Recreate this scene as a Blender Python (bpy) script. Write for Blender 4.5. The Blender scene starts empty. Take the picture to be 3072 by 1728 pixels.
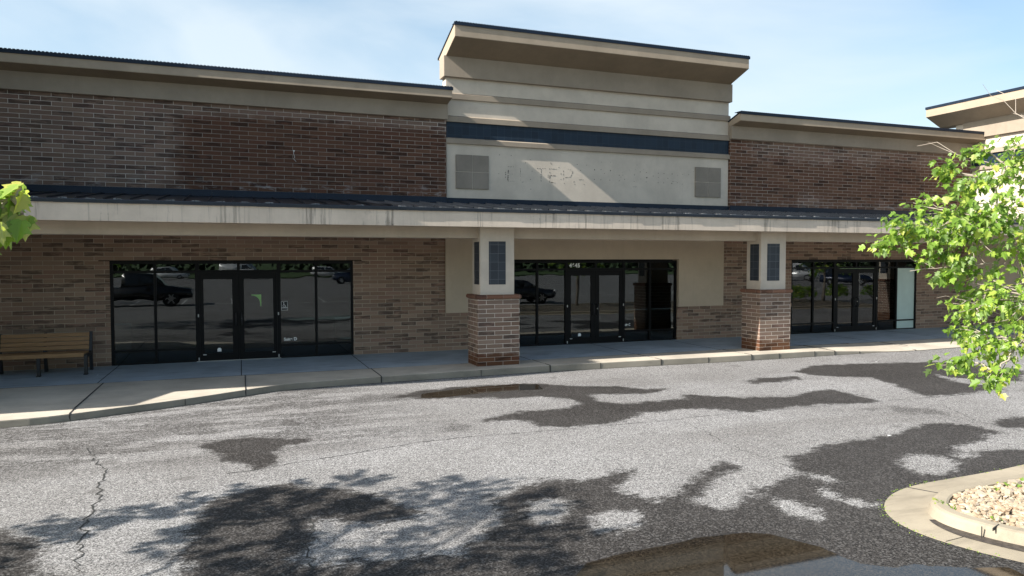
import bpy, bmesh, math, random, json
import numpy as np
from mathutils import Vector, Matrix, noise as mn
S = bpy.context.scene
R = math.radians
# ------------------------------------------------------------------ camera
cam = bpy.data.objects.new('camera', bpy.data.cameras.new('camera'))
S.collection.objects.link(cam)
yaw, pitch, roll = R(20.92), R(-2.22), R(-0.05)
fw = Vector((math.sin(yaw)*math.cos(pitch), math.cos(yaw)*math.cos(pitch), math.sin(pitch)))
rt = Vector((math.cos(yaw), -math.sin(yaw), 0)); up = rt.cross(fw)
r2 = rt*math.cos(roll)+up*math.sin(roll); u2 = up*math.cos(roll)-rt*math.sin(roll)
M = Matrix((r2, u2, -fw)).transposed().to_4x4(); M.translation = Vector((0, -19.17, 2.46))
cam.matrix_world = M
cam.data.lens = 36*2205/3072; cam.data.sensor_width = 36; cam.data.clip_end = 3000; cam.data.clip_start = .05
S.camera = cam
# ------------------------------------------------------------------ light
LX, LY, LZ = .796, .104, .598            # travel direction of the sunlight (down = -LZ)
SUN_EL = math.asin(LZ/math.sqrt(LX*LX+LY*LY+LZ*LZ))
SUN_AZ = math.atan2(-LX, -LY)            # clockwise from +Y
sun = bpy.data.objects.new('sun', bpy.data.lights.new('sun', 'SUN')); S.collection.objects.link(sun)
sun.data.energy = 5.0; sun.data.angle = R(.55); sun.data.color = (1, .945, .87)
sun.rotation_euler = Vector((LX, LY, -LZ)).to_track_quat('-Z', 'Y').to_euler()
w = bpy.data.worlds.new('World'); S.world = w; w.use_nodes = True
nt = w.node_tree; nt.nodes.clear(); N = nt.nodes.new; K = nt.links.new
out = N('ShaderNodeOutputWorld'); bg = N('ShaderNodeBackground'); K(bg.outputs[0], out.inputs[0])
bg.inputs[1].default_value = .09
sky = N('ShaderNodeTexSky'); sky.sky_type = 'NISHITA'; sky.sun_disc = False
sky.sun_elevation = SUN_EL; sky.sun_rotation = SUN_AZ; sky.air_density = 1.0; sky.dust_density = 1.6; sky.ozone_density = 1.0
tc = N('ShaderNodeTexCoord'); mp = N('ShaderNodeMapping'); mp.inputs['Scale'].default_value = (1, 1, 2.6); mp.inputs['Rotation'].default_value = (.25, .15, .3)
K(tc.outputs['Generated'], mp.inputs[0])
nz = N('ShaderNodeTexNoise'); nz.inputs['Scale'].default_value = 1.7; nz.inputs['Detail'].default_value = 7; nz.inputs['Roughness'].default_value = .5; nz.inputs['Distortion'].default_value = .5
K(mp.outputs[0], nz.inputs['Vector'])
cr = N('ShaderNodeValToRGB'); cr.color_ramp.elements[0].position = .42; cr.color_ramp.elements[1].position = .66
cr.color_ramp.elements[0].color = (0, 0, 0, 1); cr.color_ramp.elements[1].color = (.62, .62, .62, 1)
K(nz.outputs['Fac'], cr.inputs[0])
mx = N('ShaderNodeMix'); mx.data_type = 'RGBA'
sp = N('ShaderNodeSeparateXYZ'); K(tc.outputs['Generated'], sp.inputs[0])
mr = N('ShaderNodeMapRange'); K(sp.outputs[1], mr.inputs[0]); mr.inputs[1].default_value = -.2; mr.inputs[2].default_value = .7; mr.inputs[3].default_value = .22; mr.inputs[4].default_value = 1.0  # clouds and haze shaped by direction: bright in view, thinned behind to cut fill
ml = N('ShaderNodeMath'); ml.operation = 'MULTIPLY'; K(cr.outputs[0], ml.inputs[0]); K(mr.outputs[0], ml.inputs[1])
tn = N('ShaderNodeMix'); tn.data_type = 'RGBA'; tn.blend_type = 'MULTIPLY'; tn.inputs[0].default_value = 1; tn.inputs[7].default_value = (1.0, 1.04, 1.0, 1); K(sky.outputs[0], tn.inputs[6])
hz = N('ShaderNodeMapRange'); K(sp.outputs[2], hz.inputs[0]); hz.inputs[1].default_value = .0; hz.inputs[2].default_value = .7; hz.inputs[3].default_value = .42; hz.inputs[4].default_value = .12
mm_ = N('ShaderNodeMath'); mm_.operation = 'MULTIPLY'; K(hz.outputs[0], mm_.inputs[0]); K(mr.outputs[0], mm_.inputs[1])
vm = N('ShaderNodeMix'); vm.data_type = 'RGBA'; K(mm_.outputs[0], vm.inputs[0]); K(tn.outputs[2], vm.inputs[6]); vm.inputs[7].default_value = (3.7, 5.1, 6.1, 1)
K(vm.outputs[2], mx.inputs[6]); K(ml.outputs[0], mx.inputs[0]); mx.inputs[7].default_value = (5.0, 5.45, 5.7, 1)
K(mx.outputs[2], bg.inputs[0])
S.view_settings.view_transform = 'Standard'; S.view_settings.look = 'None'; S.view_settings.exposure = 1.1; S.view_settings.gamma = 1
S.render.engine = 'CYCLES'; S.cycles.max_bounces = 8; S.cycles.transparent_max_bounces = 16
# ------------------------------------------------------------------ helpers
def link(o, parent=None):
    S.collection.objects.link(o)
    if parent is not None: o.parent = parent
    return o
def tag(o, label=None, cat=None, group=None, kind=None):
    if label: o['label'] = label
    if cat: o['category'] = cat
    if group: o['group'] = group
    if kind: o['kind'] = kind
    return o
def empty(name, loc=(0, 0, 0)):
    o = bpy.data.objects.new(name, None); o.location = loc; o.empty_display_size = .3
    return link(o)
class MB:
    def __init__(s): s.v = []; s.f = []
    def quad(s, *p):
        n = len(s.v); s.v += [tuple(q) for q in p]; s.f.append(tuple(range(n, n+len(p))))
    def box(s, x0, x1, y0, y1, z0, z1):
        n = len(s.v)
        s.v += [(x0,y0,z0),(x1,y0,z0),(x1,y1,z0),(x0,y1,z0),(x0,y0,z1),(x1,y0,z1),(x1,y1,z1),(x0,y1,z1)]
        for f in ((0,3,2,1),(4,5,6,7),(0,1,5,4),(1,2,6,5),(2,3,7,6),(3,0,4,7)): s.f.append(tuple(n+i for i in f))
    def prism(s, prof, x0, x1, axis='x'):
        # prof: list of (y,z) counter-clockwise seen from +x ; extruded along x (or along y with prof=(x,z))
        n = len(s.v); k = len(prof)
        for X in (x0, x1):
            for a, b in prof: s.v.append((X, a, b) if axis == 'x' else (a, X, b))
        s.f.append(tuple(n+i for i in range(k))[::-1]); s.f.append(tuple(n+k+i for i in range(k)))
        for i in range(k):
            j = (i+1) % k; s.f.append((n+i, n+j, n+k+j, n+k+i))
    def obox(s, c, ax, ay, az):
        n = len(s.v); c = Vector(c); ax = Vector(ax); ay = Vector(ay); az = Vector(az)
        for sx, sy, sz in ((-1,-1,-1),(1,-1,-1),(1,1,-1),(-1,1,-1),(-1,-1,1),(1,-1,1),(1,1,1),(-1,1,1)):
            s.v.append(tuple(c+ax*sx+ay*sy+az*sz))
        for f in ((0,3,2,1),(4,5,6,7),(0,1,5,4),(1,2,6,5),(2,3,7,6),(3,0,4,7)): s.f.append(tuple(n+i for i in f))
    def tube(s, pts, rads, seg=7, cap=True):
        pts = [Vector(p) for p in pts]; n0 = len(s.v)
        for i, p in enumerate(pts):
            d = (pts[min(i+1, len(pts)-1)]-pts[max(i-1, 0)])
            d = d.normalized() if d.length > 1e-9 else Vector((0,0,1))
            a = d.orthogonal().normalized() if i == 0 else (a-d*a.dot(d)).normalized()
            b = d.cross(a)
            for k in range(seg):
                t = 2*math.pi*k/seg; s.v.append(tuple(p+(a*math.cos(t)+b*math.sin(t))*rads[i]))
        for i in range(len(pts)-1):
            for k in range(seg):
                j = (k+1) % seg
                s.f.append((n0+i*seg+k, n0+i*seg+j, n0+(i+1)*seg+j, n0+(i+1)*seg+k))
        if cap:
            s.f.append(tuple(n0+k for k in range(seg))[::-1]); s.f.append(tuple(n0+(len(pts)-1)*seg+k for k in range(seg)))
    def disc(s, c, r, axis='y', n=16, th=.004):
        pr = [(r*math.cos(2*math.pi*i/n), r*math.sin(2*math.pi*i/n)) for i in range(n)]
        if axis == 'y': s.prism([(c[0]+a, c[2]+b) for a, b in pr], c[1]-th, c[1], axis='y')
        else: s.prism([(c[1]+a, c[2]+b) for a, b in pr], c[0]-th, c[0])
    def build(s, name, mat, parent=None, bevel=0, smooth=False, fix=True):
        me = bpy.data.meshes.new(name); me.from_pydata(s.v, [], s.f); me.update()
        if fix or bevel:
            b = bmesh.new(); b.from_mesh(me)
            if fix: bmesh.ops.recalc_face_normals(b, faces=b.faces)
            if bevel:
                bmesh.ops.remove_doubles(b, verts=b.verts, dist=1e-5)
                bmesh.ops.bevel(b, geom=[e for e in b.edges if e.is_manifold and e.calc_face_angle(0) > .5], offset=bevel, segments=2, affect='EDGES', clamp_overlap=True)
            b.to_mesh(me); b.free()
        if smooth: me.shade_smooth()
        if mat: me.materials.append(mat)
        o = bpy.data.objects.new(name, me)
        return link(o, parent)
# ------------------------------------------------------------------ materials
class G:
    def __init__(s, name):
        s.m = bpy.data.materials.new(name); s.m.use_nodes = True; s.t = s.m.node_tree; s.t.nodes.clear()
        s.o = s.n('ShaderNodeOutputMaterial'); s.p = s.n('ShaderNodeBsdfPrincipled'); s.l(s.p.outputs[0], s.o.inputs[0])
    def n(s, t, **k):
        x = s.t.nodes.new(t)
        for a, b in k.items(): setattr(x, a, b)
        return x
    def l(s, a, b): s.t.links.new(a, b)
    def set(s, x, v, i):
        if hasattr(v, 'is_output') or isinstance(v, bpy.types.NodeSocket): s.l(v, x.inputs[i])
        else: x.inputs[i].default_value = v
    def math(s, op, a, b=0, c=None, clamp=False):
        x = s.n('ShaderNodeMath', operation=op); x.use_clamp = clamp; s.set(x, a, 0); s.set(x, b, 1)
        if c is not None: s.set(x, c, 2)
        return x.outputs[0]
    def mix(s, f, a, b, mode='MIX'):
        x = s.n('ShaderNodeMix', data_type='RGBA', blend_type=mode); s.set(x, f, 0)
        for v, i in ((a, 6), (b, 7)):
            if isinstance(v, tuple) and len(v) == 3: v = v+(1,)
            s.set(x, v, i)
        return x.outputs[2]
    def noise(s, vec, scale, detail=3, rough=.55, dist=0):
        x = s.n('ShaderNodeTexNoise'); s.l(vec, x.inputs['Vector']); x.inputs['Scale'].default_value = scale
        x.inputs['Detail'].default_value = detail; x.inputs['Roughness'].default_value = rough; x.inputs['Distortion'].default_value = dist
        return x.outputs['Fac']
    def ramp(s, f, stops, interp='LINEAR'):
        x = s.n('ShaderNodeValToRGB'); s.l(f, x.inputs[0]); x.color_ramp.interpolation = interp
        e = x.color_ramp.elements
        while len(e) > 1: e.remove(e[-1])
        for i, (p, c) in enumerate(stops):
            if i == 0: q = e[0]; q.position = p
            else: q = e.new(p)
            if not isinstance(c, tuple): c = (c, c, c)
            q.color = c+(1,) if len(c) == 3 else c
        return x.outputs[0]
    def pos(s):
        return s.n('ShaderNodeNewGeometry').outputs['Position']
    def sep(s, v):
        x = s.n('ShaderNodeSeparateXYZ'); s.l(v, x.inputs[0]); return x.outputs
    def comb(s, a, b, c=0):
        x = s.n('ShaderNodeCombineXYZ'); s.set(x, a, 0); s.set(x, b, 1); s.set(x, c, 2); return x.outputs[0]
    def mapv(s, v, sc=(1,1,1), loc=(0,0,0)):
        x = s.n('ShaderNodeMapping'); s.l(v, x.inputs[0]); x.inputs['Scale'].default_value = sc; x.inputs['Location'].default_value = loc; return x.outputs[0]
    def smooth(s, v, a, b):
        x = s.n('ShaderNodeMapRange', interpolation_type='SMOOTHSTEP'); s.l(v, x.inputs[0]); x.inputs[1].default_value = a; x.inputs[2].default_value = b; return x.outputs[0]
    def bump(s, h, strength=.3, dist=.01):
        x = s.n('ShaderNodeBump'); s.l(h, x.inputs['Height']); x.inputs['Strength'].default_value = strength; x.inputs['Distance'].default_value = dist
        s.l(x.outputs[0], s.p.inputs['Normal'])
    def fin(s, col=None, rough=None, metal=None, spec=None):
        if col is not None:
            if isinstance(col, tuple): s.p.inputs['Base Color'].default_value = (col+(1,))[:4]
            else: s.l(col, s.p.inputs['Base Color'])
        for v, i in ((rough, 'Roughness'), (metal, 'Metallic'), (spec, 'Specular IOR Level')):
            if v is None: continue
            if isinstance(v, (int, float)): s.p.inputs[i].default_value = v
            else: s.l(v, s.p.inputs[i])
        return s.m
def plain(name, col, rough=.6, metal=0, spec=.5, var=.12, scale=3):
    g = G(name); p = g.pos(); n = g.noise(p, scale, 4)
    c = g.mix(g.smooth(n, .3, .7), tuple(x*(1-var) for x in col), tuple(min(1, x*(1+var)) for x in col))
    return g.fin(c, rough, metal, spec)
def brick_mat(name, u0, z0, stain=None, tint=(1, 1, 1), bright=1.0, mortar=(.39, .35, .31)):
    g = G(name); geo = g.n('ShaderNodeNewGeometry'); P = geo.outputs['Position']; nn = g.sep(geo.outputs['Normal']); x, y, z = g.sep(P)
    side = g.math('GREATER_THAN', g.math('ABSOLUTE', nn[0]), .7)
    u = g.math('ADD', g.math('MULTIPLY', x, g.math('SUBTRACT', 1, side)), g.math('MULTIPLY', y, side))
    wob = g.noise(P, 14, 2); 
    vec = g.comb(g.math('ADD', u, 40*.4064-u0), g.math('ADD', g.math('ADD', z, 10*.1016-z0), g.math('MULTIPLY', g.math('SUBTRACT', wob, .5), .003)), 0)
    b = g.n('ShaderNodeTexBrick'); g.l(vec, b.inputs['Vector'])
    b.inputs['Color1'].default_value = (0, 0, 0, 1); b.inputs['Color2'].default_value = (1, 1, 1, 1); b.inputs['Mortar'].default_value = (.5, .5, .5, 1)
    b.inputs['Scale'].default_value = 1; b.inputs['Mortar Size'].default_value = .0060; b.inputs['Mortar Smooth'].default_value = .25
    b.inputs['Bias'].default_value = 0; b.inputs['Brick Width'].default_value = .4064; b.inputs['Row Height'].default_value = .1016; b.offset = .5
    rnd = b.outputs['Color']
    base = g.ramp(rnd, [(0, (.135, .098, .078)), (.2, (.158, .120, .098)), (.4, (.118, .092, .080)), (.55, (.170, .128, .104)), (.7, (.142, .098, .084)), (.85, (.185, .145, .120)), (1, (.12, .092, .078))])
    streak = g.noise(g.mapv(P, (2.2, 2.2, 9)), 1.6, 4, .6)
    darkb = g.math('MULTIPLY', g.math('GREATER_THAN', g.noise(g.comb(g.math('MULTIPLY', rnd, 37.1), g.math('MULTIPLY', rnd, 11.7), 0), 3.0, 0), .565), g.smooth(streak, .35, .6))
    base = g.mix(g.math('MULTIPLY', darkb, .72), base, (.038, .030, .028))
    fine = g.noise(P, 60, 3); base = g.mix(.35, base, g.ramp(fine, [(.3, .06), (.7, .26)]), 'OVERLAY')
    base = g.mix(1, base, tuple(t*bright for t in tint), 'MULTIPLY')
    mort = g.mix(g.smooth(g.noise(P, 1.5, 3), .3, .7), mortar, tuple(m*1.5 for m in mortar))
    if stain is not None:
        m, c1, mm = stain(g, x, y, z, P)
        base = g.mix(m, base, g.mix(1, base, c1, 'MULTIPLY')); mort = g.mix(g.math('MULTIPLY', m, mm), mort, (.10, .07, .055))
    col = g.mix(b.outputs['Fac'], base, mort)
    if stain is not None and name.startswith('upper'):
        e = g.math('MULTIPLY', g.smooth(g.noise(g.mapv(P, (1.2, 1, 5)), 2.2, 5, .7), .52, .72), g.math('SUBTRACT', 1, g.smooth(z, 4.15, 4.5)))
        col = g.mix(g.math('MULTIPLY', e, .55), col, (.42, .42, .42))
    g.bump(g.math('SUBTRACT', g.math('MULTIPLY', fine, .25), b.outputs['Fac']), .6, .006)
    return g.fin(col, .85, 0, .25)
def st_left(g, x, y, z, P):
    n = g.noise(P, 1.3, 5, .65); n2 = g.noise(g.mapv(P, (.6, 1, 4)), 3, 4, .6)
    k = g.math('ADD', g.math('MULTIPLY', g.math('SUBTRACT', n, .5), 1.1), g.math('MULTIPLY', g.math('SUBTRACT', n2, .5), .5))
    a = g.smooth(g.math('ADD', x, k), -1.45, -.75)
    b = g.math('SUBTRACT', 1, g.smooth(g.math('ADD', z, g.math('MULTIPLY', k, .45)), 5.72, 6.0))
    return g.math('MULTIPLY', a, b), (.53, .385, .31), .6
def st_right(g, x, y, z, P):
    n = g.noise(P, .9, 5, .7); n2 = g.noise(g.mapv(P, (2, 1, 6)), 3, 4, .7)
    k = g.math('ADD', g.math('MULTIPLY', g.math('SUBTRACT', n, .5), 1.6), g.math('MULTIPLY', g.math('SUBTRACT', n2, .5), .8))
    a = g.math('SUBTRACT', 1, g.smooth(g.math('ADD', x, k), 14.6, 15.2))
    b = g.math('MULTIPLY', g.math('SUBTRACT', 1, g.smooth(g.math('ADD', z, k), 5.45, 5.9)), g.smooth(g.math('ADD', z, k), 4.0, 4.5))
    return g.math('MULTIPLY', g.math('MAXIMUM', a, b), .9), (.62, .46, .36), .45
def st_pier(g, x, y, z, P):
    n = g.noise(P, 3.0, 4, .7)
    a = g.math('SUBTRACT', 1, g.smooth(g.math('ADD', z, g.math('MULTIPLY', g.math('SUBTRACT', n, .5), .35)), .22, .34))
    return a, (.52, .34, .23), .6
M_bu = brick_mat('upper_brick_left', .03, 4.11, st_left, bright=1.5, tint=(1.07, .94, .87))
M_br = brick_mat('upper_brick_right', .15, 4.11, st_right, bright=1.5, tint=(1.1, .93, .83))
M_bl = brick_mat('lower_brick', .12, 0, bright=2.6, tint=(1.03, .92, .80), mortar=(.38, .32, .25))
M_bp = brick_mat('pier_brick', 5.27, 0, st_pier, bright=1.75, tint=(1.03, .95, .88), mortar=(.48, .43, .37))
def stucco(name, col, mott=.1, streaks=0, rough=.9):
    g = G(name); P = g.pos(); n = g.noise(P, 1.1, 6, .65); n2 = g.noise(P, 9, 4, .6); n3 = g.noise(g.mapv(P, (1, 1, .15)), 4, 4, .6)
    c = g.mix(g.smooth(n, .3, .7), tuple(k*(1-mott) for k in col), tuple(k*(1+mott) for k in col))
    c = g.mix(g.math('MULTIPLY', g.smooth(n2, .5, .8), .2), c, tuple(k*.75 for k in col))
    c = g.mix(g.math('MULTIPLY', g.smooth(n3, .52, .75), .22), c, tuple(k*.7 for k in col))
    if streaks:
        x, y, z = g.sep(P)
        s = g.noise(g.mapv(P, (1, 1, .05)), 9, 5, .75); clus = g.noise(g.mapv(P, (1, 0, 0)), .55, 2)
        m = g.math('MULTIPLY', g.smooth(s, .52, .66), g.smooth(clus, .38, .55))
        low = g.noise(g.mapv(P, (1, 1, .6)), 22, 4, .8)
        m2 = g.math('MULTIPLY', g.math('MULTIPLY', g.smooth(low, .58, .68), g.smooth(s, .48, .6)), g.smooth(clus, .45, .6))
        c = g.mix(g.math('MULTIPLY', m, .7), c, (.14, .125, .105)); c = g.mix(g.math('MULTIPLY', m2, .8), c, (.035, .032, .028))
    g.bump(g.noise(P, 160, 2), .12, .004)
    return g.fin(c, rough, 0, .3)
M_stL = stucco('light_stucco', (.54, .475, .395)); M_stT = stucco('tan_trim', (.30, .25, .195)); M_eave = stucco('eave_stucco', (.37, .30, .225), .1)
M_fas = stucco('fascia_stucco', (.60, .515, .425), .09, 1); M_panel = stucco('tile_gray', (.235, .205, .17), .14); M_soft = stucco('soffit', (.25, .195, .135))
M_beam = stucco('beam_stucco', (.47, .40, .32), .08)
M_stB = stucco('back_stucco', (.56, .46, .345), .06)
def tile(name, col, sx, sz, grout):
    g = G(name); geo = g.n('ShaderNodeNewGeometry'); P = geo.outputs['Position']; nn = g.sep(geo.outputs['Normal']); x, y, z = g.sep(P)
    side = g.math('GREATER_THAN', g.math('ABSOLUTE', nn[0]), .7)
    u = g.math('ADD', g.math('MULTIPLY', x, g.math('SUBTRACT', 1, side)), g.math('MULTIPLY', y, side))
    b = g.n('ShaderNodeTexBrick'); g.l(g.comb(g.math('ADD', u, 20), z), b.inputs['Vector']); b.offset = 0; b.inputs['Scale'].default_value = 1
    b.inputs['Color1'].default_value = (*[k*.85 for k in col], 1); b.inputs['Color2'].default_value = (*[k*1.2 for k in col], 1); b.inputs['Mortar'].default_value = (*grout, 1)
    b.inputs['Mortar Size'].default_value = .0035; b.inputs['Mortar Smooth'].default_value = .2; b.inputs['Brick Width'].default_value = sx; b.inputs['Row Height'].default_value = sz
    g.bump(b.outputs['Fac'], .3, -.002)
    return g.fin(b.outputs['Color'], .5, 0, .3)
M_navyt = tile('navy_tile', (.008, .019, .035), .2, .222, (.03, .045, .065)); M_ptile = tile('pier_tile', (.035, .042, .052), .2, .2, (.13, .14, .15))
M_navy = plain('navy_metal', (.006, .014, .030), .5, .0, .3); M_roof = plain('roof_metal', (.030, .036, .046), .30, .6, .5); M_edge = plain('drip_edge', (.012, .016, .026), .35, .2)
M_frame = plain('storefront_frame', (.0045, .0045, .005), .5, 0, .18); M_black = plain('black_cast', (.016, .017, .02), .5)
M_white = plain('white_vinyl', (.92, .92, .90), .5, var=.03); M_galv = plain('galvanised', (.5, .5, .48), .5, .3); M_blind = plain('blind', (.82, .95, .90), .8, var=.02)
M_green = plain('green_vinyl', (.33, .60, .22), .6); M_wood = None
g = G('bench_slats'); P = g.pos(); gr = g.noise(g.mapv(P, (1.5, 30, 30)), 2, 4); M_wood = g.fin(g.mix(g.smooth(gr, .3, .7), (.27, .145, .06), (.38, .22, .10)), .6)
def glass(name, tc=(.42, .47, .46, 1)):
    g = G(name); P = g.pos(); g.t.nodes.remove(g.p)
    gl = g.n('ShaderNodeBsdfGlossy'); gl.inputs['Roughness'].default_value = .006; gl.inputs['Color'].default_value = (.86, .9, .92, 1)
    tr = g.n('ShaderNodeBsdfTransparent'); tr.inputs['Color'].default_value = tc
    fr = g.n('ShaderNodeFresnel'); fr.inputs['IOR'].default_value = 1.68
    bp = g.n('ShaderNodeBump'); bp.inputs['Strength'].default_value = .035; bp.inputs['Distance'].default_value = .02; g.l(g.noise(P, 2.2, 1), bp.inputs['Height'])
    g.l(bp.outputs[0], gl.inputs['Normal'])
    ms = g.n('ShaderNodeMixShader'); g.l(fr.outputs[0], ms.inputs[0]); g.l(tr.outputs[0], ms.inputs[1]); g.l(gl.outputs[0], ms.inputs[2]); g.l(ms.outputs[0], g.o.inputs[0])
    return g.m
M_glass = glass('storefront_glass'); M_film = plain('frosted_film', (.56, .70, .64), .4, var=.04); M_guard = plain('guard_metal', (.26, .26, .26), .5, .4); M_clear = glass('clear_glass', (1, 1, 1, 1))
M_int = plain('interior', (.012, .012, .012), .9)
# concrete
def concrete(name, col, wet=0):
    g = G(name); P = g.pos(); n = g.noise(P, .8, 6, .65); n2 = g.noise(P, 30, 4, .7); n3 = g.noise(g.mapv(P, (.5, 2.5, 1)), 2.2, 5, .65)
    c = g.mix(g.smooth(n, .3, .7), tuple(k*.82 for k in col), tuple(k*1.12 for k in col)); c = g.mix(g.math('MULTIPLY', g.smooth(n2, .55, .75), .35), c, tuple(k*.6 for k in col))
    c = g.mix(g.math('MULTIPLY', g.smooth(n3, .5, .72), wet), c, tuple(k*.52 for k in col))
    g.bump(n2, .15, .004)
    return g.fin(c, .8, 0, .3)
M_slab = concrete('walk_slab', (.36, .42, .47), .7); M_band = concrete('walk_band', (.47, .42, .345), .3); M_kerb = concrete('kerb', (.24, .22, .18), .5); M_isl = concrete('island_kerb', (.33, .285, .215), .5)
M_joint = plain('joint', (.03, .03, .028), .9)
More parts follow.
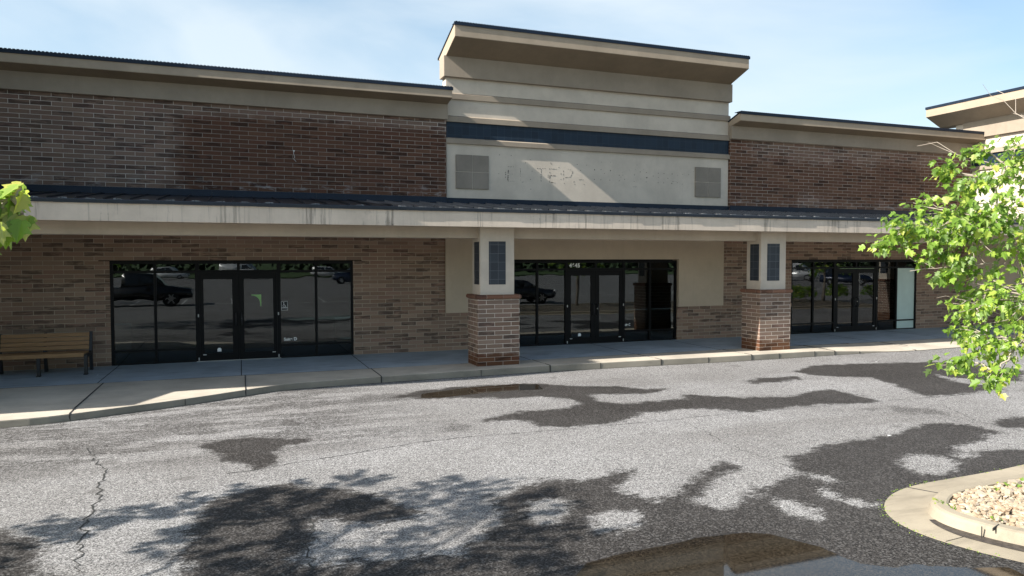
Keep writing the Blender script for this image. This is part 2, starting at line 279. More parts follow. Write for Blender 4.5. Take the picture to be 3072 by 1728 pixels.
POLY = '''{"wet":[[[2.91,-5.23],[3.57,-4.87],[4.53,-4.74],[5.55,-4.79],[6.04,-5.07],[6.49,-5.42],[7.35,-5.84],[7.78,-6.42],[8.34,-6.52],[7.55,-6.8],[6.52,-6.56],[6.38,-6.65],[6.35,-7.14],[6.57,-7.49],[7.84,-7.58],[8.11,-7.17],[8.62,-7.52],[9.01,-7.82],[9.88,-8.08],[10.64,-7.77],[11.3,-7.79],[11.26,-8.17],[11.13,-8.78],[11.1,-9.05],[10.49,-9.08],[10.05,-8.91],[9.16,-8.88],[8.25,-8.95],[7.96,-8.79],[7.89,-8.52],[7.35,-8.31],[6.8,-8.45],[6.52,-8.28],[6.07,-8.73],[5.52,-8.93],[4.86,-8.87],[4.39,-8.65],[4.42,-8.3],[4.29,-8.04],[3.71,-8.13],[3.64,-8.0],[3.92,-7.79],[4.46,-7.6],[4.99,-7.51],[5.68,-7.41],[5.87,-7.22],[5.86,-6.74],[5.48,-6.37],[4.72,-6.23],[4.02,-5.95],[3.3,-5.75],[2.9,-5.52]],[[12.27,-5.55],[13.36,-5.05],[14.54,-5.14],[15.98,-5.45],[16.91,-5.81],[17.26,-7.49],[15.76,-8.51],[15.2,-8.11],[14.73,-7.54],[15.08,-6.86],[14.38,-7.97],[14.56,-8.58],[14.29,-9.13],[14.55,-8.97],[13.56,-9.06],[12.42,-9.06],[12.42,-8.77],[12.75,-7.93],[12.89,-7.75],[13.15,-6.93],[12.63,-6.63],[12.22,-6.27],[12.15,-5.72]],[[6.82,-11.53],[7.36,-11.3],[8.13,-11.12],[8.99,-11.03],[10.04,-10.78],[10.72,-10.74],[10.85,-11.09],[10.81,-11.55],[10.38,-11.65],[9.95,-11.83],[9.45,-11.95],[9.04,-12.17],[8.94,-12.34],[9.59,-12.23],[10.11,-12.36],[9.41,-13.05],[6.2,-15.16],[5.12,-15.78],[2.89,-14.92],[0.68,-14.07],[-0.37,-13.25],[-0.47,-12.0],[-0.44,-11.6],[-0.33,-11.3],[-0.31,-10.7],[-0.09,-10.45],[0.19,-10.36],[0.49,-10.31],[0.77,-10.47],[1.13,-10.77],[1.13,-10.77],[1.38,-11.07],[1.63,-11.31],[1.81,-11.79],[1.59,-12.03],[1.29,-12.0],[0.98,-11.88],[0.74,-11.55],[0.63,-12.26],[0.58,-12.56],[0.6,-12.78],[0.85,-12.85],[0.86,-12.79],[1.18,-12.89],[1.53,-12.93],[1.87,-13.0],[1.98,-12.84],[2.18,-12.75],[2.2,-12.54],[2.38,-12.46],[2.58,-12.04],[2.6,-11.83],[2.57,-11.57],[2.79,-11.51],[2.97,-11.48],[3.5,-11.19],[3.63,-11.3],[3.78,-11.52],[4.09,-11.42],[4.41,-11.28],[4.67,-11.28],[4.49,-11.52],[4.15,-11.78],[4.11,-12.17],[4.24,-12.36],[4.75,-12.16],[5.07,-11.85],[5.4,-11.63],[5.85,-11.42],[5.99,-11.64],[5.49,-11.9],[5.22,-12.13],[4.85,-12.4],[4.63,-12.51],[4.64,-12.7],[4.78,-12.85],[5.08,-12.78],[5.42,-12.52],[5.97,-12.26],[6.43,-12.15],[6.52,-12.53],[6.68,-12.64],[6.53,-11.97]],[[-2.39,-10.66],[-2.12,-10.88],[-1.9,-11.11],[-1.67,-11.54],[-1.55,-11.87],[-1.38,-12.24],[-1.25,-12.91],[-1.93,-12.65]],[[-0.45,-8.05],[-0.1,-7.78],[0.26,-7.74],[0.71,-8.09],[1.08,-8.19],[0.78,-8.44],[0.51,-8.8],[0.54,-9.37],[0.29,-9.54],[-0.02,-9.22],[-0.18,-8.82],[-0.37,-8.31]],[[10.25,-6.37],[10.86,-6.14],[11.74,-6.18],[11.61,-6.52],[10.77,-6.66],[10.19,-6.62]],[[11.38,-10.99],[12.01,-10.81],[12.63,-10.94],[11.73,-11.72],[11.15,-11.31]]],"half":[[[-1.58,-6.94],[-1.25,-6.7],[-0.69,-6.63],[-0.31,-6.47],[-0.11,-6.95],[-0.29,-7.35],[-0.84,-7.32],[-1.35,-7.46],[-1.62,-7.36]],[[-3.05,-7.72],[-2.63,-7.59],[-2.25,-7.51],[-2.13,-7.71],[-2.42,-7.85],[-3.01,-7.87]],[[-0.84,-5.72],[-0.22,-5.79],[0.32,-5.58],[0.88,-5.55],[0.85,-6.03],[0.31,-6.06],[-0.52,-6.13]],[[-3.07,-6.37],[-2.86,-6.13],[-2.35,-6.04],[-2.26,-6.22],[-2.74,-6.32],[-3.01,-6.48]],[[-1.23,-7.75],[-0.91,-7.55],[-0.37,-7.67],[-0.46,-7.89],[-0.97,-7.93]],[[1.89,-5.27],[2.72,-4.86],[3.54,-5.02],[3.02,-5.85],[2.05,-5.87],[1.11,-6.01],[0.69,-5.6]],[[3.02,-7.76],[3.45,-7.82],[3.63,-8.3],[3.28,-8.73],[2.93,-8.51]],[[9.86,-9.4],[11.01,-9.47],[11.46,-9.9],[11.19,-10.6],[10.77,-10.22],[10.41,-9.73]]],"hole":[[[3.28,-12.2],[3.2,-12.36],[3.09,-12.49],[2.97,-12.57],[2.87,-12.58],[2.8,-12.53],[2.78,-12.42],[2.81,-12.28],[2.88,-12.12],[2.99,-11.98],[3.12,-11.89],[3.23,-11.87],[3.3,-11.92],[3.32,-12.05]],[[3.8,-12.87],[3.71,-12.96],[3.59,-13.02],[3.47,-13.03],[3.36,-12.99],[3.29,-12.91],[3.27,-12.8],[3.3,-12.67],[3.38,-12.57],[3.5,-12.5],[3.63,-12.49],[3.75,-12.53],[3.82,-12.62],[3.84,-12.74]],[[6.21,-13.02],[6.15,-13.06],[6.09,-13.06],[6.05,-13.02],[6.04,-12.96],[6.06,-12.87],[6.1,-12.79],[6.16,-12.72],[6.23,-12.68],[6.28,-12.67],[6.32,-12.71],[6.33,-12.78],[6.32,-12.87],[6.27,-12.95]],[[5.52,-13.36],[5.48,-13.38],[5.43,-13.35],[5.4,-13.28],[5.39,-13.18],[5.39,-13.08],[5.42,-12.98],[5.46,-12.91],[5.51,-12.89],[5.56,-12.92],[5.59,-13.0],[5.6,-13.1],[5.59,-13.21],[5.56,-13.3]],[[6.27,-13.28],[6.24,-13.3],[6.2,-13.3],[6.17,-13.28],[6.15,-13.24],[6.15,-13.2],[6.16,-13.15],[6.19,-13.12],[6.22,-13.1],[6.26,-13.1],[6.29,-13.12],[6.31,-13.16],[6.31,-13.2],[6.3,-13.25]],[[8.49,-12.65],[8.29,-12.76],[8.09,-12.8],[7.92,-12.77],[7.82,-12.67],[7.8,-12.52],[7.87,-12.34],[8.01,-12.17],[8.22,-12.04],[8.44,-11.99],[8.62,-12.02],[8.73,-12.14],[8.74,-12.31],[8.65,-12.49]]],"pud":[[[3.42,-5.28],[4.47,-4.93],[5.59,-4.9],[5.96,-5.09],[5.84,-5.67],[5.23,-5.59],[4.38,-5.65],[3.68,-5.79],[3.32,-5.68]],[[2.14,-14.63],[2.61,-13.78],[2.83,-13.58],[3.26,-13.5],[3.87,-13.47],[4.04,-13.43],[4.32,-13.46],[4.54,-13.48],[4.75,-13.6],[4.87,-13.82],[4.98,-14.03],[4.99,-14.26],[5.02,-14.44],[5.22,-14.6],[5.45,-14.6],[5.53,-14.69],[5.49,-14.89],[4.78,-15.65]],[[5.52,-14.67],[5.75,-14.8],[6.13,-14.94],[6.1,-15.12],[5.74,-15.37],[5.3,-15.2]]],"cracks":[[[-2.61,-5.53],[-2.53,-5.92]],[[-1.91,-7.64],[-1.82,-7.9],[-1.74,-8.22],[-1.63,-8.54],[-1.48,-8.98],[-1.46,-9.34],[-1.49,-9.71],[-1.4,-9.87],[-1.4,-10.28],[-1.36,-10.57],[-1.4,-10.76],[-1.37,-11.13],[-1.34,-11.5],[-1.28,-11.94],[-1.23,-12.08],[-1.23,-12.3],[-1.19,-12.61]],[[0.72,-11.58],[0.69,-11.99],[0.6,-12.35],[0.61,-12.58],[0.58,-13.0],[0.56,-13.28]],[[-0.09,-9.63],[0.21,-9.6],[0.7,-9.44],[1.34,-9.3],[1.34,-9.3],[1.9,-9.12],[2.54,-8.97],[3.32,-8.92],[3.93,-8.98],[5.03,-8.99],[6.86,-9.03],[6.9,-8.97],[7.97,-8.96],[9.34,-9.01],[10.87,-9.02],[12.36,-9.11],[14.74,-9.2]],[[6.74,-9.2],[6.73,-9.79],[6.54,-10.51],[6.51,-10.97],[6.53,-11.62],[6.51,-12.0],[6.57,-12.26]],[[11.99,-9.52],[11.58,-10.19],[11.21,-10.82],[11.16,-11.64]],[[6.37,-8.23],[6.33,-8.72],[6.41,-9.07]]]}'''
# ------------------------------------------------------------------ the building
B = empty('shopping_center', (0, 0, 0))
tag(B, 'long brown brick and stucco shopping strip with empty glass storefronts under a canopy', 'building')
XE = 24.8
XR = 30.0
# lower wall with openings
OFF = (0.0, 9.8, 19.72)
def opening(i): return OFF[i]-2.62, OFF[i]+2.94
m = MB(); a0, a1 = opening(0); b0, b1 = opening(1); c0, c1 = opening(2)
T = .3
m.box(-12, a0, 0, T, -.1, 3.4); m.box(a0, a1, 0, T, 2.43, 3.4); m.box(a1, 5.4, 0, T, -.1, 3.4)
m.box(5.4, b0, 0, T, -.1, 1.0); m.build('lower_brick_wall', M_bl, B)
m = MB(); m.box(b1, 14.4, 0, T, -.1, 1.0)
m.box(14.4, c0, 0, T, -.1, 3.4); m.box(c0, c1, 0, T, 2.43, 3.4); m.box(c1, 25.2, 0, T, -.1, 3.4); m.build('lower_brick_wall', M_bl, B)
m = MB(); m.box(25.2, XR, 0, T, -.1, 1.0); m.build('lower_brick_wall', M_bl, B)
m = MB()
for x0, x1 in ((-5, a0), (a1, b0), (b1, c0), (c1, XR)): m = MB(); m.box(x0, x1, -.022, .0, .915, 1.016); m.build('brick_band', M_bl, B)
m = MB(); m.box(5.4, b0-.02, -.05, T, 1.017, 3.4); m.box(b0-.02, b1+.02, -.05, T, 2.46, 3.4); m.box(b1+.02, 14.4, -.05, T, 1.017, 3.4); m.build('stucco_wall_panel', M_stB, B); m = MB(); m.box(25.2, XR, -.05, T, 1.017, 3.4)
m.build('stucco_wall_panel', M_stB, B, bevel=.008)
for i in (0, 2):
    x0, x1 = opening(i); m = MB(); m.box(x0-.22, x1+.22, -.014, .01, 2.43, 2.448); m.build('steel_lintel', M_frame, B)
# upper walls
m = MB(); m.box(-5.2, 5.34, -.36, 0, 3.95, 6.2); m.build('upper_brick_wall', M_bu, B)
m = MB(); m.box(14.37, XE, -.36, 0, 3.95, 6.2); m.build('upper_brick_wall', M_br, B)
for x0, x1, zz in ((-5.2, 5.36, 0), (14.34, XE, .02)):
    m = MB(); m.box(x0, x1, -.46, .05, 6.125+zz, 6.52+zz); m.build('frieze', M_stT, B, bevel=.006)
def coping(name, x0, x1, y, z0, z1, parent, yb):
    m = MB(); m.box(x0-.02, x1+.02, y-.025, y+.02, z0, z1-.012)
    k = int((x1-x0)/.075)
    for i in range(k):
        c = x0+(i+.5)*(x1-x0)/k; m.box(c-.024, c+.024, y-.028, y+.3, z1-.0125, z1+.002)
    return m.build(name, M_navy, parent)
def eave(x0, x1, yi, zi, yf, zb, zt, zn, yr, zr, dx=0):
    m = MB(); m.prism([(yf, zb), (yi, zi), (yi+.4, zi), (yr, zr), (yf, zt+.04)], x0, x1)
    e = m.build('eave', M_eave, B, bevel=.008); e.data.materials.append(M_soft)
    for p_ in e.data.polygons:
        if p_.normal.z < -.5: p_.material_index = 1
    coping('metal_coping', x0, x1, yf, zt, zn, e, yr)
    m = MB(); m.prism([(yf-.02, zn-.03), (yr, zr+.0), (yr, zr+.05), (yf-.02, zn-.012)], x0-.02, x1+.02); m.build('roof_sheet', M_navy, e)
    return e
eave(-5.2, 5.36, -.46, 6.515, -.88, 6.60, 6.79, 6.88, .35, 6.42)
eave(14.34, XE-.02, -.46, 6.535, -.86, 6.625, 6.82, 6.91, .35, 6.45)
# stucco tower
m = MB(); m.box(5.36, 14.36, -.28, .05, 3.9, 7.3); m.build('stucco_tower', M_stL, B, bevel=.01)
m = MB(); m.box(5.28, 14.40, -.40, .05, 7.26, 7.80); m.build('frieze', M_stT, B, bevel=.008)
eave(5.33, 14.33, -.40, 7.785, -1.24, 8.06, 8.34, 8.43, .35, 7.85)
def ledge(x0, x1, y, z0, z1, mat=M_stT):
    m = MB(); m.prism([(y, z0), (y, z1), (y-.06, z1-.035), (y-.06, z0)], x0, x1); return m.build('ledge', mat, B)
ledge(5.34, 14.38, -.28, 6.70, 6.87); ledge(5.34, 14.38, -.28, 6.10, 6.27); ledge(5.34, 14.37, -.28, 5.535, 5.69)
m = MB(); m.box(5.362, 14.358, -.288, -.27, 5.69, 6.10); m.build('tile_band', M_navyt, B)
for q in ((-5.2, 5.34, -.385, -.35, 3.955, 4.11), (5.345, 14.36, -.325, -.27, 3.94, 4.098), (14.365, XE, -.385, -.35, 3.955, 4.115)): m = MB(); m.box(*q); m.build('wall_flashing', M_navy, B)
for jx in (-2.9, -.4, 2.0): m = MB(); m.box(jx, jx+.012, -.39, -.38, 3.955, 4.11); m.build('flashing_joint', M_edge, B)
for px in (6.08, 13.6):
    m = MB()
    for sx in (-1, 1):
        for sz in (-1, 1):
            m.box(px+(sx*.2325)-.2265, px+sx*.2325+.2265, -.32, -.275, 4.80+sz*.2275-.2215, 4.80+sz*.2275+.2215)
    o = m.build('accent_panel', M_panel, B, bevel=.004)
    m = MB(); m.box(px-.455, px+.455, -.311, -.276, 4.352, 5.248); m.build('panel_joint', M_stL, o)
# scars of removed lettering on the tower
random.seed(4); m = MB(); Ys = -.281
def stroke(x0, z0, x1, z1, wd=.012, dens=.75):
    L = math.hypot(x1-x0, z1-z0); n = max(1, int(L/.022))
    for i in range(n):
        if random.random() > dens*.72: continue
        t = (i+.5)/n; x = x0+(x1-x0)*t+random.uniform(-.004, .004); z = z0+(z1-z0)*t+random.uniform(-.006, .006); s = wd*random.uniform(.4, 1.1)
        m.box(x-s/2 if abs(x1-x0) < abs(z1-z0) else x-.012, x+s/2 if abs(x1-x0) < abs(z1-z0) else x+.012, Ys-.002, Ys+.002, z-.012 if abs(x1-x0) < abs(z1-z0) else z-s/2, z+.012 if abs(x1-x0) < abs(z1-z0) else z+s/2)
for a in ((7.1,4.99,7.3,4.99,.012,.7),(7.12,4.92,7.10,4.60,.035,.8),(7.04,4.85,7.03,4.62,.02,.4),(7.11,4.80,7.27,4.80,.01,.3),(7.1,4.60,7.29,4.60,.010,.7),
          (7.47,4.96,7.47,4.6,.010,.7),(7.47,4.595,7.65,4.59,.012,.7),(7.95,4.98,8.22,4.99,.02,.55),(8.09,4.97,8.09,4.62,.014,.85),(8.02,4.90,8.0,4.72,.014,.3),
          (8.35,4.99,8.55,4.99,.016,.8),(8.35,4.99,8.35,4.62,.018,.9),(8.35,4.80,8.53,4.80,.018,.9),(8.30,4.85,8.29,4.63,.012,.5),(8.34,4.62,8.54,4.60,.020,.95),
          (8.77,4.98,8.77,4.62,.012,.6),(8.78,5.0,8.98,5.0,.010,.7),(8.98,5.0,9.06,4.92,.010,.8),(9.06,4.92,9.0,4.80,.010,.8),(9.0,4.79,8.78,4.76,.010,.8),(8.7,4.9,8.69,4.7,.012,.4),
          (9.25,4.72,9.42,4.72,.012,.9),(9.11,4.68,9.07,4.60,.01,.8),(11.0,4.58,11.12,4.58,.010,.9),(12.35,4.79,12.52,4.79,.010,.9)): stroke(*a)
dots = [(65,430,16),(172,422,11),(331,437,16),(62,660,12),(170,665,11),(320,668,12),(478,540,12),(540,538,9),(508,588,9),(571,635,11),(483,677,10),(741,522,11),(840,443,11),(949,453,10),
        (734,683,9),(1068,534,11),(955,580,20),(945,686,10),(1156,460,11),(1258,466,12),(1404,468,14),(1155,698,11),(1253,697,11),(1400,708,13),(1328,580,11),(1500,684,9),(1596,470,8),(1705,467,8),(1595,716,8),(1160,565,8),
        (180,235,8),(331,230,7),(783,278,8),(755,394,6),(895,385,6),(649,405,6),(230,510,8),(1500,505,6),(1793,392,6),(853,615,7),(530,473,6)]
for dx, dy, r in dots:
    X = 9.75+(dx-65)*(12.92-9.75)/(1705-65); X += 0
    Z_ = 5.02-(dy-430)*.00118+ (X-9.75)*.012; s = r*.0011
    m.disc((X, Ys, Z_), s, n=7, th=.003)
for X, Z_ in ((6.86,5.3),(7.2,5.3),(7.76,5.21),(7.62,5.12),(6.84,4.79),(7.77,4.67),(7.78,4.4),(8.38,5.15),(8.63,5.04),(8.8,4.6),(9.13,4.58),(9.42,4.59),(7.82,4.9),(9.2,5.15),(9.5,5.14),(9.3,4.98),(8.4,5.12)): m.disc((X, Ys, Z_), .011, n=7, th=.003)
m.build('lettering_scars', plain('scar', (.11, .10, .09), .9), B)
m = MB(); m.tube([(1.48,-.37,5.11),(1.47,-.385,5.05),(1.5,-.38,4.97),(1.47,-.39,4.92),(1.53,-.38,4.86)], [.006]*5, 5); m.disc((1.48,-.362,5.12), .02, n=8); m.build('loose_wire', M_galv, B)
# canopy
CX0, CX1 = -5.6, XR
m = MB(); m.prism([(-3.60, 3.185), (-3.2, 3.2), (-3.2, 3.5), (-3.60, 3.535)], CX0, CX1); m.build('canopy_fascia', M_fas, B, bevel=.006)
m = MB(); m.box(CX0, CX1, -3.625, -3.35, 3.536, 3.580)
random.seed(2); x = CX0
while x < CX1-.3:      # slightly buckled lip of the drip edge
    L = random.uniform(.3, .9); y = -3.628-random.uniform(.001, .014); m.box(x, min(x+L, CX1), y, -3.58, 3.522-random.uniform(0, .006), 3.576); x += L
m.build('gutter', M_edge, B)
m = MB(); m.prism([(-3.62, 3.578), (-3.0, 3.545), (-.0, 3.545), (-.0, 3.99), (-.36, 3.95), (-3.60, 3.592)], CX0, CX1); cr_ = m.build('canopy_roof', M_roof, B)
m = MB(); k = 0; x = CX0+.2
while x < CX1:
    m.obox((x, -1.95, 3.79), (.011, 0, 0), (0, 1.59, .1755), (0, -.002, .019)); x += .455
m.build('standing_seams', M_roof, cr_)
random.seed(8); x = CX0+.43; sg = None; ggs = []
while x < CX1:
    if random.random() < .93:
        mm = MB()
        for q in range(3):
            c = x+(q-1)*.045+random.uniform(-.007, .007); mm.box(c-.03, c+.03, -3.46, -3.43, 3.6, 3.613+random.uniform(.003, .016))
        mm.build('snow_guard', M_guard, cr_)
    x += .455
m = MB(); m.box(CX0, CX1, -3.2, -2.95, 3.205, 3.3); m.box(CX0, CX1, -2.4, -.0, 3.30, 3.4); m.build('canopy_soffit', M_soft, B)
m = MB(); m.box(CX0, CX1, -2.95, -2.4, 2.955, 3.38); m.build('canopy_beam', M_beam, B, bevel=.006)
def pier(x0, y0=-3.2, w=1.02, d=.75):
    x1 = x0+w; y1 = y0+d
    m = MB(); m.box(x0+.09, x1-.09, y0+.1, y1-.07, 1.6, 3.3); p = m.build('pier', M_beam if False else M_stL, B, bevel=.006)
    m = MB(); m.box(x0, x1, y0, y1, -.14, 1.55); m.build('brick_base', M_bp, p)
    m = MB(); m.box(x0-.045, x1+.045, y0-.045, y1+.045, 1.55, 1.645); m.build('brick_cap', M_cap, p, bevel=.02)
    m = MB(); m.box(x0+.30, x0+.715, y0+.096, y0+.12, 1.88, 2.88); m.build('tile_panel', M_ptile, p)
    m = MB(); m.box(x0+.086, x0+.11, y0+.17, y0+.53, 1.88, 2.87); m.build('tile_panel', M_ptile, p)
    return p
M_cap = brick_mat('pier_cap', 5.27, 1.55, bright=1.6, tint=(1.05, .72, .58), mortar=(.22, .17, .14))
pier(5.27); pier(13.21); pier(25.0, -3.85)
# storefronts
def bar(m, x0, x1, z0, z1, y=0): m.box(x0, x1, y-.012, y+.075, z0, z1)
def text_mesh(s, size, loc, name, mat, parent, off=.0, sp=1.0):
    c = bpy.data.curves.new(name, 'FONT'); c.body = s; c.size = size; c.extrude = .002; c.offset = off; c.space_character = sp
    t = bpy.data.objects.new(name, c); S.collection.objects.link(t); bpy.context.view_layer.update()
    me = bpy.data.meshes.new_from_object(t.evaluated_get(bpy.context.evaluated_depsgraph_get())); me.name = name
    bpy.data.objects.remove(t); o = bpy.data.objects.new(name, me); me.materials.clear(); me.materials.append(mat)
    o.rotation_euler = (R(90), 0, 0); o.location = loc; return link(o, parent)
def storefront(i, y, blind=False):
    o = OFF[i]; m = MB()
    m.box(o-2.62, o-2.555, y-.014, y+.077, .0, 2.43); m.box(o+2.885, o+2.94, y-.014, y+.077, .0, 2.43)
    bar(m, o-2.555, o+2.885, 2.36, 2.43, y)
    for x0, x1 in ((o-2.555, o-.81), (o+1.15, o+2.885)):
        bar(m, x0, x1, 0, .035, y); bar(m, x0, x1, .30, .345, y); bar(m, x0, x1, 2.145, 2.20, y)
    bar(m, o-.72, o+1.065, 2.145, 2.21, y)
    for x0, x1 in ((-1.71, -1.65), (1.985, 2.045)): m.box(o+x0, o+x1, y-.016, y+.079, .002, 2.362)
    for x0, x1 in ((-.81, -.72), (1.065, 1.15)): m.box(o+x0, o+x1, y-.016, y+.079, .0, 2.362)
    m.box(o+.135, o+.205, y-.016, y+.079, 2.21, 2.362)
    fr = m.build('storefront_frame', M_frame, B)
    # panes
    for x0, x1 in ((-2.555, -1.71), (-1.65, -.81), (1.15, 1.985), (2.045, 2.885)):
        for z0, z1 in ((.035, .30), (.345, 2.145), (2.20, 2.36)):
            m = MB(); m.box(o+x0, o+x1, y+.026, y+.032, z0, z1); m.build('glass_pane', M_film if i == 2 and x0 > 2 and z0 < 2 else M_glass, fr)
    for x0, x1 in ((-.72, .135), (.205, 1.065)):
        m = MB(); m.box(o+x0, o+x1, y+.026, y+.032, 2.21, 2.36); m.build('glass_pane', M_glass, fr)
    for side, (x0, x1) in enumerate(((-.717, .166), (.172, 1.062))):
        m = MB(); st = .095
        if side == 0: g0, g1 = x0+.09, x1-.145
        else: g0, g1 = x0+.118, x1-.09
        m.box(o+x0, o+g0, y-.006, y+.05, .015, 2.14); m.box(o+g1, o+x1, y-.006, y+.05, .015, 2.14)
        m.box(o+g0, o+g1, y-.006, y+.05, .015, .19); m.box(o+g0, o+g1, y-.006, y+.05, 1.99, 2.14)
        d = m.build('door', M_frame, B)
        m = MB(); m.box(o+g0, o+g1, y+.018, y+.024, .19, 1.99); m.build('door_glass', M_glass, d)
        hx = o+(x1-.07 if side == 0 else x0+.06)
        m = MB(); m.tube([(hx, y-.006, 1.15), (hx, y-.06, 1.15), (hx, y-.07, 1.1), (hx, y-.07, .9), (hx, y-.06, .86), (hx, y-.006, .86)], [.014]*6, 7); m.build('door_handle', M_black, d, smooth=True)
        if side == 1:
            m = MB(); m.disc((hx+.0, y-.006, 1.02), .017, n=10, th=.012); m.build('lock_cylinder', M_galv, d)
        kx = o+(x0+.06 if side == 0 else x1-.12); m = MB(); m.box(kx, kx+.075, y-.010, y-.006, .155, .168); m.build('door_tag', M_white, d)
        for zz in (.03, 1.08):
            px = o+(x0-.03 if side == 0 else x1+.03); m = MB(); m.box(px-.012, px+.012, y-.03, y-.016, zz, zz+.07); m.build('pivot', M_galv, d)
    m = MB(); m.box(o-.8, o+1.14, y-.05, y+.09, .001, .014); m.build('threshold', M_galv if i == 0 else M_black, B)
    m = MB(); m.box(o-2.6, o+2.92, y+3.5, y+3.55, -.05, 3.2); m.box(o-2.6, o+2.92, y+.31, y+3.5, -.06, .0); m.build('interior_wall', M_int, B)
    return fr
storefront(0, .03); storefront(1, .06); f3 = storefront(2, .03)
text_mesh('4645', .158, (9.11, .036, 2.235), 'address_number', M_white, B, .006, 1.12)
text_mesh('Suite D', .105, (1.215, .052, .43), 'suite_lettering', M_white, B, .003, 1.0)
t_ = text_mesh('Suite C', .105, (10.93, .082, .475), 'suite_lettering', M_white, B, .003, .95); t_.scale = (.75, 1, 1)
# accessibility sticker
m = MB(); m.box(1.162, 1.318, .050, .0545, 1.195, 1.42); ad = m.build('accessibility_sticker', M_black, B)
m = MB(); Y0 = .0475
m.box(1.162, 1.318, Y0+.0005, Y0+.003, 1.413, 1.42); m.box(1.162, 1.318, Y0+.0005, Y0+.003, 1.195, 1.201); m.box(1.162, 1.168, Y0+.0005, Y0+.003, 1.201, 1.413); m.box(1.312, 1.318, Y0+.0005, Y0+.003, 1.201, 1.413); m.box(1.168, 1.312, Y0+.0005, Y0+.003, 1.248, 1.262)
m.disc((1.222, Y0+.003, 1.385), .012, n=12, th=.002)
m.tube([(1.222, Y0, 1.365), (1.226, Y0, 1.32), (1.255, Y0, 1.318), (1.268, Y0, 1.285), (1.282, Y0, 1.288)], [.0055]*5, 5); m.tube([(1.224, Y0, 1.348), (1.25, Y0, 1.346)], [.0045]*2, 5)
m.tube([(1.235+.032*math.cos(R(a)), Y0, 1.307+.032*math.sin(R(a))) for a in range(120, 370, 20)], [.0042]*13, 5)
m.build('wheelchair_symbol', M_white, ad)
# green corner decal on the door
arc = [(.46+.215*math.sin(R(a)), 1.58-.21*(1-math.cos(R(a)))-.0) for a in range(0, 95, 15)]
m = MB(); pr = [(.46, 1.60), (.69, 1.60), (.69, 1.31), (.668, 1.31)]+[(.46+.205*math.sin(R(a)), 1.375+.205*math.cos(R(a))) for a in (90, 75, 60, 45, 30, 15, 0)]
m.prism(pr, .040, .0435, axis='y'); m.build('green_decal', M_green, B)
def sticker(x, y, z, s=.045):
    m = MB(); m.prism([(x-s, z-s), (x+s, z-s), (x+s, z+s*.4), (x+s*.5, z+s), (x-s*.5, z+s), (x-s, z+s*.4)], y-.003, y, axis='y'); m.build('door_sticker', M_white, B)
sticker(-.29, .044, .27); sticker(9.46, .074, .27)
# roof, rear walls and wings
m = MB(); m.box(-12, 33, .3, 14, 3.42, 3.6); m.box(-12, 33, 13.9, 14.1, -.1, 5.5); m.box(-12, 33, .05, .3, 3.4, 6.1); m.build('roof_deck', M_int, B)
m = MB(); m.box(-13, -5.2, -4.61, .3, -.14, 7.6); m.build('wing_wall', M_stL, B)
m = MB(); m.box(-13, -5.2, -5.35, .3, 7.62, 10.07); m.build('wing_eave', M_eave, B)
m = MB(); pts = [(-5.6, -3.2), (-5.78, -4.69), (-6.34, -5.78), (-13, -5.78), (-13, -3.2)]
n = len(m.v)
for zz in (3.2, 3.55): m.v += [(a, b, zz) for a, b in pts]
k = 5; m.f += [tuple(n+i for i in range(k)), tuple(n+k+i for i in range(k))[::-1]]+[(n+i, n+(i+1) % k, n+k+(i+1) % k, n+k+i) for i in range(k)]
m.build('wing_canopy', M_fas, B)
# right wing facing left
m = MB(); m.box(XE, 33, -4.2, .3, 3.46, 7.35); m.build('wing_wall', M_stL, B)
def ledx(z0, z1): 
    m = MB(); m.prism([(XE, z0), (XE-.06, z0), (XE-.06, z1-.03), (XE, z1)], -4.2, -.3, axis='y'); m.build('ledge', M_stT, B)
m = MB(); m.box(XE-.12, XE+1, -4.25, -.08, 6.74, 7.34); m.build('frieze', M_stT, B)
ledx(6.15, 6.33); ledx(5.60, 5.76)
m = MB(); m.box(XE-.008, XE+.02, -4.18, -.3, 5.76, 6.15); m.build('tile_band', M_navyt, B)
m = MB(); m.prism([(XE-.12, 7.33), (XE-.84, 7.67), (XE-.84, 7.96), (XE+1.2, 7.45), (XE+.3, 7.33)], -4.6, .85, axis='y'); e = m.build('eave', M_eave, B)
m = MB(); m.box(XE-.865, XE-.82, -4.62, .87, 7.945, 8.03); m.prism([(XE-.86, 8.0), (XE-.86, 8.03), (XE+1.2, 7.52), (XE+1.2, 7.46)], -4.62, .87, axis='y'); m.build('metal_coping', M_navy, e)
# ------------------------------------------------------------------ sidewalk, kerb
KX = [(-14,-6.3),(-8,-6.1),(-5,-5.9),(-3.38,-5.75),(-2.84,-5.70),(-2.3,-5.52),(-1.8,-5.30),(-1.11,-5.01),(-.44,-4.68),(.27,-4.26),(.78,-3.98),(1.26,-3.85),(2.01,-3.77),(2.95,-3.7),(4.5,-3.64),(6.5,-3.59),(9.0,-3.63),(10.5,-3.68),(11.97,-3.74),(13.8,-3.73),(15.3,-3.70),(17,-3.68),(18.35,-3.80),(20.6,-3.66),(24,-3.75),(28,-4.6),(34,-6)]
def interp(x, tab):
    for (a, b), (c, d) in zip(tab, tab[1:]):
        if x <= c: return b+(d-b)*(x-a)/(c-a)
    return tab[-1][1]
ZK = [(-14,-.03),(-3,-.03),(3,-.015),(6,0),(14.6,0),(17.3,-.13),(24,-.13),(34,-.13)]
def kerb_y(x):   # smoothed
    return sum(interp(x+d, KX) for d in (-.25, -.1, 0, .1, .25))/5
xs = [x*.25 for x in range(-48, 130)]
SEAM = -2.52
m = MB(); n = len(xs)
for x in xs: m.v += [(x, .28, 0), (x, 0, 0), (x, SEAM, -.008+min(0, interp(x, ZK))*.15)]
for i in range(n-1):
    for j in range(2): m.f.append((i*3+j, i*3+3+j, i*3+4+j, i*3+1+j))
